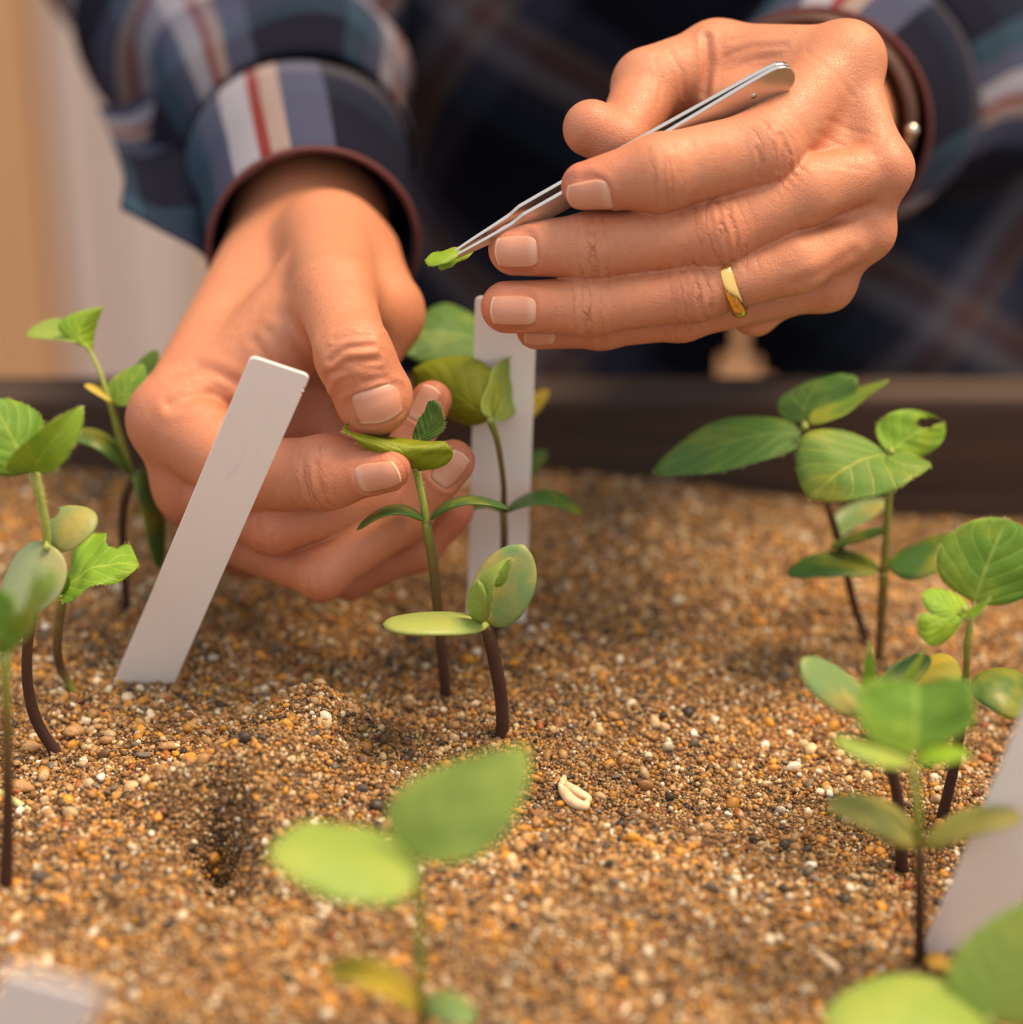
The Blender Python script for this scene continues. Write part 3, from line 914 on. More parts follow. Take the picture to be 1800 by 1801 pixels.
def ring_band(C, N, B, r0, w, h, T, na=56):
    """thin rolled hem around a rim"""
    V, F = [], []
    m = 8
    for i in range(na):
        t = 2 * math.pi * i / na
        d = math.cos(t) * N + math.sin(t) * B
        for j in range(m):
            q = 2 * math.pi * j / m
            V.append(C + d * (r0 + h * math.cos(q)) + T * (w * math.sin(q)))
    for i in range(na):
        for j in range(m):
            F.append([i * m + j, i * m + (j + 1) % m, ((i + 1) % na) * m + (j + 1) % m, ((i + 1) % na) * m + j])
    return np.array(V), np.array(F)
Vb, Fb = ring_band(Cc[0], fr[1][0], fr[2][0], 0.0316, .0011, .0010, fr[0][0])
mobj('hem', mesh_from('hem', Vb, Fb), M['piping'], sl1)
# the loose end of the unbuttoned cuff hanging beside the wrist
def patch(rows, nu, nv, thick):
    """rows: list of lists of world points -> smooth grid sheet with thickness"""
    G = np.array([spline(r, nv) for r in rows])
    G = np.stack([spline(G[:, j], nu) for j in range(nv)], 1)
    du = np.gradient(G, axis=0); dv = np.gradient(G, axis=1)
    N = np.cross(du, dv); N /= np.linalg.norm(N, axis=-1)[..., None] + 1e-12
    A = G.reshape(-1, 3); Bq = (G - N * thick).reshape(-1, 3)
    I = np.arange(nu * nv).reshape(nu, nv)
    t = np.stack([I[:-1, :-1], I[1:, :-1], I[1:, 1:], I[:-1, 1:]], -1).reshape(-1, 4)
    m = nu * nv
    ring = np.array(list(I[:, 0]) + list(I[-1, 1:]) + list(I[::-1, -1][1:]) + list(I[0, ::-1][1:-1]))
    side = np.stack([ring, ring + m, np.roll(ring, -1) + m, np.roll(ring, -1)], 1)
    lu = np.concatenate([[0], np.cumsum(np.linalg.norm(np.diff(G[:, nv // 2], axis=0), axis=1))])
    lv = np.concatenate([[0], np.cumsum(np.linalg.norm(np.diff(G[nu // 2], axis=0), axis=1))])
    UV = np.stack(np.meshgrid(lu, lv, indexing='ij'), -1).reshape(-1, 2)
    return np.concatenate([A, Bq]), np.concatenate([t, t[:, ::-1] + m, side]), np.concatenate([UV, UV])
Vp, Fp, Up = patch([[pw(395, 130, 175), pw(300, 150, 180), pw(225, 190, 185), pw(175, 195, 190)],
                    [pw(390, 220, 150), pw(320, 240, 150), pw(255, 270, 158), pw(200, 255, 165)],
                    [pw(385, 330, 120), pw(335, 335, 118), pw(270, 345, 125), pw(218, 318, 135)],
                    [pw(375, 470, 105), pw(345, 440, 100), pw(280, 405, 108), pw(212, 368, 118)]], 30, 24, .0016)
fl1 = mobj('cuff_flap', mesh_from('cuff_flap', Vp, Fp, uv=Up + np.array([.040, .045])), M['plaid_sleeve'], sl1)

# sleeve of the arm on the right
q0, q1, q2, q3, q4 = pw(1432, 222, 122), pw(1510, 165, 190), pw(1670, 60, 265), pw(1800, -150, 350), pw(1780, -500, 460)
V, F, U, Cc, fr = cloth_tube([q0, pw(1465, 195, 155), q1], [.0375, .041, .044], [0, 0, -1], 14, 56, rfold(9, .0006, 60), .0022)
V2, F2, U2, C2, _ = cloth_tube([q1, q2, q3, q4], [.044, .058, .066, .07], [0, 0, -1], 56, 72, rfold(11, .0032, 50), .0015)
sl2 = mobj('sleeve', mesh_from('sleeve', V2, F2, uv=rot_uv(U2, .064, .060)), M['plaid_cuff'], person)
sl2['label'] = 'dark plaid sleeve behind the watch'
mobj('cuff', mesh_from('cuff', V, F, uv=rot_uv(U, .020, .053)), M['plaid_cuff'], sl2)
Vb, Fb = ring_band(Cc[0], fr[1][0], fr[2][0], 0.0366, .0011, .0010, fr[0][0])
mobj('hem', mesh_from('hem', Vb, Fb), M['piping'], sl2)

# shirt front: loft around the torso with a gap between the open fronts
def torso(z0, z1, rx, ry, cx, cy, nz, na, amp, notch=None):
    zz = np.linspace(z0, z1, nz); th = np.linspace(-np.pi, np.pi, na + 1)
    Zg, Tg = np.meshgrid(zz, th, indexing='ij')
    wid = 1 + .25 * np.clip((Zg + .05) / .6, 0, 1)
    fo = amp * (np.sin(Tg * 9 + Zg * 22) + .7 * np.sin(Tg * 15 - Zg * 35 + 1) + .8 * np.sin(Zg * 40 + 3 * np.sin(Tg * 3)))
    Xg = cx + (rx * wid + fo) * np.sin(Tg); Yg = cy - (ry * wid + fo) * np.cos(Tg)
    V = np.stack([Xg, Yg, Zg], -1).reshape(-1, 3)
    UV = np.stack([Tg * .18, Zg], -1).reshape(-1, 2)
    I = np.arange(nz * (na + 1)).reshape(nz, na + 1)
    F = np.stack([I[:-1, :-1], I[:-1, 1:], I[1:, 1:], I[1:, :-1]], -1).reshape(-1, 4)
    if notch is not None:
        cen = V[F].mean(1)
        keep = ~notch(cen)
        F = F[keep]
    return V, F, UV
V, F, UV = torso(-.21, .50, .205, .15, .115, 1.03, 90, 220, .004, lambda c: np.where(c[:, 1] < 1.03, (np.abs(c[:, 0] - .0955) < (-.012 - c[:, 2]) * .42) & (c[:, 2] < -.012), (np.abs(c[:, 0] - .128) < .07) & (c[:, 2] < -.06)))
sh = mobj('shirt', mesh_from('shirt', V, F, uv=UV), M['plaid_body'], person)
sh['label'] = 'dark navy plaid flannel shirt front'
mod = sh.modifiers.new('thickness', 'SOLIDIFY'); mod.thickness = .0016
V, F, UV = torso(FLOOR_Z + .02, -.19, .185, .13, .115, 1.03, 30, 64, .002)
tr = mobj('trousers', mesh_from('trousers', V, F, uv=UV), M['trousers'], person)

# ------------------------------------------------------------------ wrist watch, ring, tweezers
def mat_metal(name, c, rough):
    k = NM(name)
    return k.base(c, rough, Metallic=1.0)
M['steel'] = mat_metal('brushed_steel', (.62, .58, .54), .26)
M['gold'] = mat_metal('gold', (.95, .62, .20), .16)
k = NM('brown_leather'); nn = k.noise(k.objc(), 700, 4)
M['leather'] = k.base(k.ramp(nn, [(.3, srgb(60, 34, 24)), (.7, srgb(84, 48, 32))]), .5, k.bump(nn, .4, .0005))

def lathe_band(C, T, ref, prof, na=72, ell=(1.0, 1.0)):
    """prof: closed list of (radius, along) in m"""
    T = norm(T); N = norm(np.asarray(ref) - (np.asarray(ref) @ T) * T); B = np.cross(T, N)
    m = len(prof); V = []; F = []
    for i in range(na):
        t = 2 * math.pi * i / na
        d = math.cos(t) * N * ell[0] + math.sin(t) * B * ell[1]
        for r, s in prof:
            V.append(C + d * r + T * s)
    for i in range(na):
        for j in range(m):
            F.append([i * m + j, i * m + (j + 1) % m, ((i + 1) % na) * m + (j + 1) % m, ((i + 1) % na) * m + j])
    return np.array(V), np.array(F)

wa, wb_ = c2w(wr[0]), c2w(wr2[0])
wT = norm(wb_ - wa)
wc = wa - wT * .002
wrad = (wr[1] + (wr2[1] - wr[1]) * .10) * .001 + .0006
watch = tag(empty('wrist_watch', wc), 'brown leather watch strap with steel buckle on the wrist behind the tweezers hand', 'watch')
V, F = lathe_band(wc, wT, [0, 0, 1], [(wrad, -.011), (wrad + .0025, -.0105), (wrad + .0028, 0), (wrad + .0025, .0105), (wrad, .011)])
mobj('strap', mesh_from('strap', V, F), M['leather'], watch)
def uvsphere(c, r, nu=14, nv=10):
    V = [c + np.array([0, 0, r])]; F = []
    for i in range(1, nv):
        for j in range(nu):
            a = math.pi * i / nv; b = 2 * math.pi * j / nu
            V.append(c + r * np.array([math.sin(a) * math.cos(b), math.sin(a) * math.sin(b), math.cos(a)]))
    V.append(c - np.array([0, 0, r]))
    for j in range(nu): F.append([0, 1 + j, 1 + (j + 1) % nu])
    for i in range(nv - 2):
        for j in range(nu):
            F.append([1 + i * nu + j, 1 + (i + 1) * nu + j, 1 + (i + 1) * nu + (j + 1) % nu, 1 + i * nu + (j + 1) % nu])
    e = len(V) - 1
    for j in range(nu): F.append([1 + (nv - 2) * nu + j, e, 1 + (nv - 2) * nu + (j + 1) % nu])
    return V, F
# buckle: a rounded bar with two knobs at the strap's edge
bk = pw(1604, 229, 76)
V, F = uvsphere(bk, .0022)
mobj('buckle_knob', mesh_from('buckle_knob', V, F), M['steel'], watch)

def tube_mesh(path, rad, n, na, ref=(0, 0, 1), cap=True):
    C = spline(path, n); R = spline(np.asarray(rad, float).reshape(-1, 1), n)[:, 0]
    T, N, B = frames(C, ref)
    th = np.linspace(0, 2 * np.pi, na, endpoint=False)
    P = C[:, None] + R[:, None, None] * (np.cos(th)[None, :, None] * N[:, None] + np.sin(th)[None, :, None] * B[:, None])
    V = P.reshape(-1, 3)
    I = np.arange(n * na).reshape(n, na)
    J1 = np.roll(I, -1, 1)
    F = [list(q) for q in np.stack([I[:-1], J1[:-1], J1[1:], I[1:]], -1).reshape(-1, 4)]
    if cap:
        V = np.concatenate([V, C[:1], C[-1:]])
        a, b = len(V) - 2, len(V) - 1
        F += [[a, J1[0, j], I[0, j]] for j in range(na)] + [[b, I[-1, j], J1[-1, j]] for j in range(na)]
    return V, F, C, (T, N, B), R
bv, bf, *_ = tube_mesh([bk, bk + .004 * norm(pw(1590, 262, 80) - bk), pw(1592, 258, 80)], [.0014, .0013, .0012], 8, 10)
mobj('buckle_bar', mesh_from('buckle_bar', bv, bf), M['steel'], watch)

# ring
rc = pw(1288, 500, -1.0)
ra = norm(c2w(rm_[0]) - c2w(rP[0]))
rax = norm(ra + .28 * norm(CF) * -1)
rr = .00785
V, F = lathe_band(rc + 0 * ra, rax, CU, [(rr - .0004, -.0019), (rr + .0006, -.0019), (rr + .0012, -.0010), (rr + .0013, 0), (rr + .0012, .0010), (rr + .0006, .0019), (rr - .0004, .0019)])
ring = tag(mobj('wedding_ring', mesh_from('wedding_ring', V, F), M['gold']), 'plain polished gold band worn on the ring finger', 'ring')

# tweezers: two sprung arms joined at the flat end
tip = pw(776, 461, -1); end = pw(1394, 124, -9)
tv = end - tip; TL_ = np.linalg.norm(tv); ta = tv / TL_
view = norm(-CF)
vd = norm(view - (view @ ta) * ta)
pd = np.cross(ta, vd)
if pd @ CU > 0: pd = -pd            # points down in the picture
nrm = norm(.70 * vd + .71 * pd); wdir = norm(.71 * vd - .70 * pd)
tw = tag(empty('tweezers', tuple(tip)), 'steel pointed tweezers held in the fingers', 'tweezers')
def arm(sgn):
    us = np.array([0, .02, .05, .1, .16, .2, .212, .225, .24, .3, .45, .6, .75, .86, .92, .95, .97, .985, .995, 1.0])
    wd = np.array([.0005, .0009, .0013, .0019, .0026, .0032, .0036, .0044, .0052, .0055, .0062, .0070, .0078, .0086, .0088, .0087, .0082, .0068, .0046, .0008])
    gap = np.array([.0, .0003, .0006, .0010, .0014, .0016, .0016, .0017, .0018, .0019, .0018, .0014, .0008, .0003, .0001, 0, 0, 0, 0, 0]) * .6 + .0001
    thk = np.array([.0006, .0008, .0010, .0012, .0013, .0014] + [.0014] * 14)
    V = []; F = []
    for u, w, g, t in zip(us, wd, gap, thk):
        c = tip + ta * (u * TL_)
        for a, b in ((-1, 0), (1, 0), (1, 1), (-1, 1)):
            V.append(c + wdir * (a * w * .5) + sgn * nrm * (g + b * t))
    n = len(us)
    for i in range(n - 1):
        for j in range(4):
            F.append([4 * i + j, 4 * i + (j + 1) % 4, 4 * i + 4 + (j + 1) % 4, 4 * i + 4 + j])
    F.append([0, 1, 2, 3]); F.append([4 * n - 1, 4 * n - 2, 4 * n - 3, 4 * n - 4])
    me = mesh_from('arm', V, F, smooth=False)
    o = mobj('arm', me, M['steel'], tw)
    b = o.modifiers.new('edge', 'BEVEL'); b.width = .00025; b.segments = 2; b.limit_method = 'ANGLE'
    return o
arm(1); arm(-1)
V, F, *_ = tube_mesh([tip + ta * TL_ * .885 + nrm * .0012, tip + ta * TL_ * .885 + nrm * .0017], [.0009, .0008], 3, 14)
mobj('rivet', mesh_from('rivet', V, F), M['steel'], tw)

# ------------------------------------------------------------------ plant tags
def mat_tag():
    k = NM('matte_white_plastic')
    n = k.noise(k.objc(), 80, 3)
    c = k.ramp(n, [(.3, srgb(236, 230, 226)), (.7, srgb(240, 235, 232))])
    return k.base(c, .5, k.bump(k.noise(k.objc(), 1200, 2), .08, .0003), Subsurface_Weight=.1, Subsurface_Scale=.002)
M['tag'] = mat_tag()
def mat_tag_ink():
    k = NM('white_plastic_with_faded_ink')
    uv = k.n('ShaderNodeUVMap').outputs[0]
    n = k.noise(uv, 5, 2, .5, .8)
    sp = k.n('ShaderNodeSeparateXYZ'); k.put(sp.inputs[0], uv)
    m = k.math('MULTIPLY', k.maprange(sp.outputs[1], .06, .14, 0, 1, True), k.maprange(sp.outputs[1], .42, .30, 0, 1, True))
    m = k.math('MULTIPLY', m, k.math('MULTIPLY', k.maprange(sp.outputs[0], .2, .4, 0, 1, True), k.maprange(sp.outputs[0], .9, .7, 0, 1, True)))
    m = k.math('MULTIPLY', m, k.maprange(n, .5, .7, 0, .10, True))
    c = k.mix(m, srgb(238, 232, 229), srgb(150, 160, 182))
    return k.base(c, .5, k.bump(k.noise(k.objc(), 1200, 2), .08, .0003), Subsurface_Weight=.1, Subsurface_Scale=.002)
M['tag_ink'] = mat_tag_ink()
def plant_tag(px, Yb, Yt, py_b, py_t, label, mat='tag', th=.0009, nick=False):
    """px: TL, TR, BR, BL pixels; the plane runs from Y=Yb at row py_b to Yt at row py_t"""
    def W_(p):
        f = (py_b - p[1]) / (py_b - py_t)
        return at(p[0], p[1], Yb + (Yt - Yb) * f)
    TL, TR, BR, BL = [W_(p) for p in px]
    ax = norm((BL + BR) / 2 - (TL + TR) / 2); ac = norm(TR - TL); ac = norm(ac - (ac @ ax) * ax)
    n = norm(np.cross(ac, ax)); 
    if n @ CF > 0: n = -n
    w = (np.linalg.norm((TR - TL) - ((TR - TL) @ ax) * ax) + np.linalg.norm((BR - BL) - ((BR - BL) @ ax) * ax)) / 2
    L = np.linalg.norm((BL + BR) / 2 - (TL + TR) / 2)
    top = (TL + TR) / 2
    prof = []
    r = .0016
    def arc(cx, cy, a0, a1):
        for q in np.linspace(a0, a1, 5):
            prof.append((cx + r * math.cos(q), cy + r * math.sin(q)))
    arc(-w / 2 + r, r, math.pi, 1.5 * math.pi)
    arc(w / 2 - r, r, 1.5 * math.pi, 2 * math.pi)
    if nick:
        prof += [(w / 2, .004), (w / 2 - .0008, .0046), (w / 2 + .0002, .0052), (w / 2 - .0006, .006), (w / 2, .0066)]
    prof += [(w / 2, L), (w * .08, L + .022), (-w * .08, L + .022), (-w / 2, L)]
    m = len(prof)
    V = []
    UV = []
    for s in (0, 1):
        for x, y in prof:
            V.append(top + ac * x + ax * y - n * th * s); UV.append((x / w + .5, y / L))
    F = [list(range(m))[::-1], [m + i for i in range(m)]] + [[i, (i + 1) % m, m + (i + 1) % m, m + i] for i in range(m)]
    me = mesh_from('plant_tag', V, F, smooth=False, uv=UV)
    o = tag(mobj('plant_tag', me, M[mat]), label, 'plant tag', 'white plastic plant tags')
    b = o.modifiers.new('edge', 'BEVEL'); b.width = .00018; b.segments = 2; b.limit_method = 'ANGLE'; b.angle_limit = .9
    return o
GY = lambda px, py: ground(px, py)[1]
y1 = GY(252, 1208)
plant_tag([(445, 623), (542, 665), (303, 1216), (194, 1210)], y1, y1 - .024, 1208, 640, 'white plastic plant tag leaning in front of the hand that pinches the leaf', 'tag_ink', nick=True)
y2 = GY(874, 1096)
plant_tag([(838, 522), (944, 526), (926, 1098), (820, 1096)], y2, y2, 1096, 522, 'upright white plastic plant tag behind the seedling held in the fingers')
y3 = GY(1690, 1690)
plant_tag([(1918, 980), (2040, 1030), (1752, 1700), (1622, 1668)], y3, y3 - .01, 1690, 980, 'white plastic plant tag leaning at the right edge of the photo')
plant_tag([(22, 1690), (172, 1762), (-60, 2260), (-220, 2190)], .34, .325, 2200, 1720, 'blurred white plastic plant tag in the near left corner')

# ------------------------------------------------------------------ seedlings
def mat_leaf(name, c, vein, mott, amt, rough=.5, veins=True, trans=.22, vstr=.9, vn=5.0):
    k = NM(name)
    uv = k.n('ShaderNodeUVMap').outputs[0]
    o = k.objc()
    sp = k.n('ShaderNodeSeparateXYZ'); k.put(sp.inputs[0], uv)
    u = sp.outputs[0]
    v = k.math('ABSOLUTE', k.math('SUBTRACT', k.math('MULTIPLY', sp.outputs[1], 2.0), 1.0))
    n = k.noise(o, 75, 2)
    n2 = k.noise(o, 700, 3)
    col = k.mix(k.maprange(n, .42, .66, 0, amt, True), c, mott)
    col = k.mix(k.maprange(n2, .35, .7, 0, .3), col, tuple(x * .72 for x in c))
    nb = None
    if veins:
        s = k.math('MULTIPLY', k.math('SUBTRACT', u, k.math('MULTIPLY', v, .46)), vn)
        s = k.math('ADD', s, k.math('MULTIPLY', k.noise(o, 220, 2), .35))
        f = k.math('ABSOLUTE', k.math('SUBTRACT', k.math('FRACT', s), .5))
        lat = k.maprange(f, .0, .10, 1, 0, True)
        mid = k.maprange(v, .0, .06, 1, 0, True)
        ve = k.math('MAXIMUM', k.math('MULTIPLY', lat, .65), mid)
        net = k.maprange(k.voro(o, 900, 'DISTANCE_TO_EDGE'), 0, .1, .35, 0)
        ve2 = k.math('MAXIMUM', ve, net)
        col = k.mix(k.math('MULTIPLY', ve, vstr * .55), col, vein)
        swell = k.maprange(f, 0, .5, 0, 1, True)
        h = k.math('SUBTRACT', k.math('MULTIPLY', swell, .45), k.math('MULTIPLY', ve2, .6))
        nb = k.bump(h, .32, .0008)
    else:
        nb = k.bump(n2, .15, .0004)
    k.base(col, rough, nb, Specular_IOR_Level=.35)
    tr = k.n('ShaderNodeBsdfTranslucent')
    hs = k.n('ShaderNodeHueSaturation'); hs.inputs['Value'].default_value = 1.25; hs.inputs['Saturation'].default_value = 1.1
    k.put(hs.inputs['Color'], col)
    k.put(tr.inputs['Color'], hs.outputs[0])
    mx = k.n('ShaderNodeMixShader'); mx.inputs[0].default_value = trans
    k.t.links.new(k.b.outputs[0], mx.inputs[1]); k.t.links.new(tr.outputs[0], mx.inputs[2])
    k.t.links.new(mx.outputs[0], k.out.inputs['Surface'])
    return k.m
M['leaf'] = mat_leaf('leaf_green', srgb(104, 146, 44), srgb(186, 204, 96), srgb(168, 182, 60), .5)
M['leaf_dark'] = mat_leaf('leaf_deep_green', srgb(84, 124, 54), srgb(150, 176, 80), srgb(150, 164, 60), .45)
M['leaf_bright'] = mat_leaf('leaf_bright_green', srgb(126, 168, 42), srgb(196, 214, 96), srgb(176, 194, 50), .5)
M['leaf_under'] = mat_leaf('leaf_olive', srgb(140, 150, 30), srgb(160, 172, 60), srgb(120, 130, 24), .5, vstr=.4)
M['leaf_soft'] = mat_leaf('leaf_pale_green', srgb(148, 172, 78), srgb(176, 194, 96), srgb(176, 184, 84), .5, vstr=.3)
M['leaf_yellowing'] = mat_leaf('leaf_yellowing', srgb(108, 144, 58), srgb(190, 190, 80), srgb(170, 164, 50), .55)
M['leaf_bit'] = mat_leaf('leaf_fragment', srgb(134, 168, 44), srgb(196, 214, 96), srgb(170, 186, 40), .6, .5, False, .3)
M['cot'] = mat_leaf('cotyledon_bluegreen', srgb(122, 150, 92), srgb(170, 180, 110), srgb(190, 166, 84), .75, .45, False, .18)
M['cot_dark'] = mat_leaf('cotyledon_dark', srgb(74, 110, 54), srgb(170, 180, 110), srgb(150, 146, 44), .7, .4, False, .12)
M['cot_pale'] = mat_leaf('cotyledon_pale', srgb(160, 178, 96), srgb(170, 180, 110), srgb(176, 174, 90), .6, .4, False, .2)
M['cot_yellow'] = mat_leaf('cotyledon_yellow', srgb(196, 172, 62), srgb(170, 180, 110), srgb(150, 160, 66), .6, .45, False, .2)
M['cot_olive'] = mat_leaf('cotyledon_olive', srgb(160, 152, 78), srgb(170, 180, 110), srgb(130, 146, 84), .6, .45, False, .15)
M['cot_clear'] = mat_leaf('cotyledon_glassy', srgb(170, 184, 140), srgb(170, 180, 110), srgb(196, 180, 110), .5, .35, False, .35)

def mat_stem():
    k = NM('seedling_stem')
    t = k.attr('stem_t')
    n = k.noise(k.objc(), 350, 3)
    t = k.math('ADD', t, k.math('MULTIPLY', k.math('SUBTRACT', n, .5), .22))
    c = k.ramp(t, [(0.0, srgb(50, 31, 31)), (.25, srgb(72, 47, 35)), (.5, srgb(110, 92, 48)), (.72, srgb(136, 146, 62)), (1.0, srgb(172, 184, 98))])
    return k.base(c, .5, k.bump(n, .3, .0004), Specular_IOR_Level=.4, Subsurface_Weight=.12, Subsurface_Scale=.001)
M['stem'] = mat_stem()
k = NM('plant_hair'); M['hair'] = k.base(srgb(206, 200, 140), .6)

def leaf_mesh(base, mid, tip, left, right, shape='leaf', th=.0004, fold=.3, wave=0.0, bites=(), nu=30, nv=17, seed=0, curl=0.0):
    base, mid, tip, left, right = [np.asarray(q, float) for q in (base, mid, tip, left, right)]
    u = np.linspace(0, 1, nu); v = np.linspace(-1, 1, nv)
    ctl = 2 * mid - .5 * (base + tip)
    Mid = ((1 - u) ** 2)[:, None] * base + (2 * u * (1 - u))[:, None] * ctl + (u ** 2)[:, None] * tip
    if shape == 'leaf':
        w = np.clip(1 - np.abs(2 * u ** .86 - 1) ** 2.1, 0, 1) ** .62
    elif shape == 'ovate':
        w = np.sin(np.pi * u ** .72) ** .78
    elif shape == 'heart':
        w = np.clip(1 - np.abs(2 * u ** .85 - 1) ** 4.0, 0, 1) ** .5
    elif shape == 'cot':
        w = np.clip(1 - np.abs(2 * u ** .93 - 1) ** 2.3, 0, 1) ** .55
    elif shape == 'point':
        w = np.sin(np.pi * u ** .6) ** 1.0
    else:
        w = np.clip(1 - np.abs(2 * u - 1) ** 2.6, 0, 1) ** .5
    w = np.maximum(w, .03)
    Lv, Rv = left - mid, right - mid
    B = (Rv - Lv) / 2; K = (Lv + Rv) / 2
    a = v[None, :, None]
    G = Mid[:, None] + w[:, None, None] * (a * B + ((1 - fold) * a * a + fold * np.abs(a)) * K)
    du = np.gradient(G, axis=0); dv = np.gradient(G, axis=1)
    N = np.cross(du, dv); N /= np.linalg.norm(N, axis=-1)[..., None] + 1e-12
    bw = np.linalg.norm(B)
    if wave:
        r = np.random.default_rng(seed); ph = r.uniform(0, 6.28, 3)
        dz = wave * bw * (np.abs(v) ** 2)[None] * np.sin(u[:, None] * 11 + ph[0] + np.sign(v)[None] * 1.5) + wave * .35 * bw * np.sin(u[:, None] * 17 + ph[1]) * np.cos(v[None] * 4 + ph[2])
        G = G + N * dz[..., None]
    if curl:
        G = G + N * (curl * bw * (np.abs(v) ** 3)[None] * w[:, None])[..., None]
    thk = th * (1 - .75 * np.abs(v) ** 4)[None] * np.clip(np.minimum(u, 1 - u) * 12 + .2, 0, 1)[:, None]
    Tp = G + N * (thk * .5)[..., None]; Bt = G - N * (thk * .5)[..., None]
    I = np.arange(nu * nv).reshape(nu, nv); m = nu * nv
    uc, vc = (u[:-1] + u[1:]) / 2, (v[:-1] + v[1:]) / 2
    keep = np.ones((nu - 1, nv - 1), bool)
    for bu, bv, br in bites:
        Uc, Vc = np.meshgrid(uc, vc, indexing='ij')
        keep &= ~(((Uc - bu) / br) ** 2 + ((Vc - bv) / (br * 2)) ** 2 < 1)
    t = np.stack([I[:-1, :-1], I[1:, :-1], I[1:, 1:], I[:-1, 1:]], -1)[keep]
    faces = [t, t[:, ::-1] + m]
    # rim around the kept cells
    e = np.concatenate([t[:, [0, 1]], t[:, [1, 2]], t[:, [2, 3]], t[:, [3, 0]]])
    key = {}
    for a_, b_ in e.tolist():
        if (b_, a_) in key: del key[(b_, a_)]
        else: key[(a_, b_)] = 1
    rim = np.array(list(key.keys()))
    faces.append(np.stack([rim[:, 1], rim[:, 0], rim[:, 0] + m, rim[:, 1] + m], 1))
    UV = np.stack(np.meshgrid(u, (v + 1) / 2, indexing='ij'), -1).reshape(-1, 2)
    V = np.concatenate([Tp.reshape(-1, 3), Bt.reshape(-1, 3)])
    F = np.concatenate(faces)
    used = np.unique(F); mp = np.full(len(V), -1); mp[used] = np.arange(len(used))
    UV2 = np.concatenate([UV, UV])
    rimpts = (V[rim[:, 0]], N.reshape(-1, 3)[rim[:, 0]], G.reshape(-1, 3)[rim[:, 0]] - np.repeat(Mid, nv, 0)[rim[:, 0]])
    return V[used], mp[F], UV2[used], rimpts

def hair_mesh(P, D, length, width, seed=0):
    r = np.random.default_rng(seed)
    n = len(P)
    D = D + r.normal(0, .35, D.shape); D /= np.linalg.norm(D, axis=1)[:, None] + 1e-12
    S = np.cross(D, r.normal(size=(n, 3))); S /= np.linalg.norm(S, axis=1)[:, None] + 1e-12
    L = length * r.uniform(.5, 1.2, (n, 1))
    V = np.stack([P - S * width, P + S * width, P + D * L], 1).reshape(-1, 3)
    return V, np.arange(3 * n).reshape(n, 3)

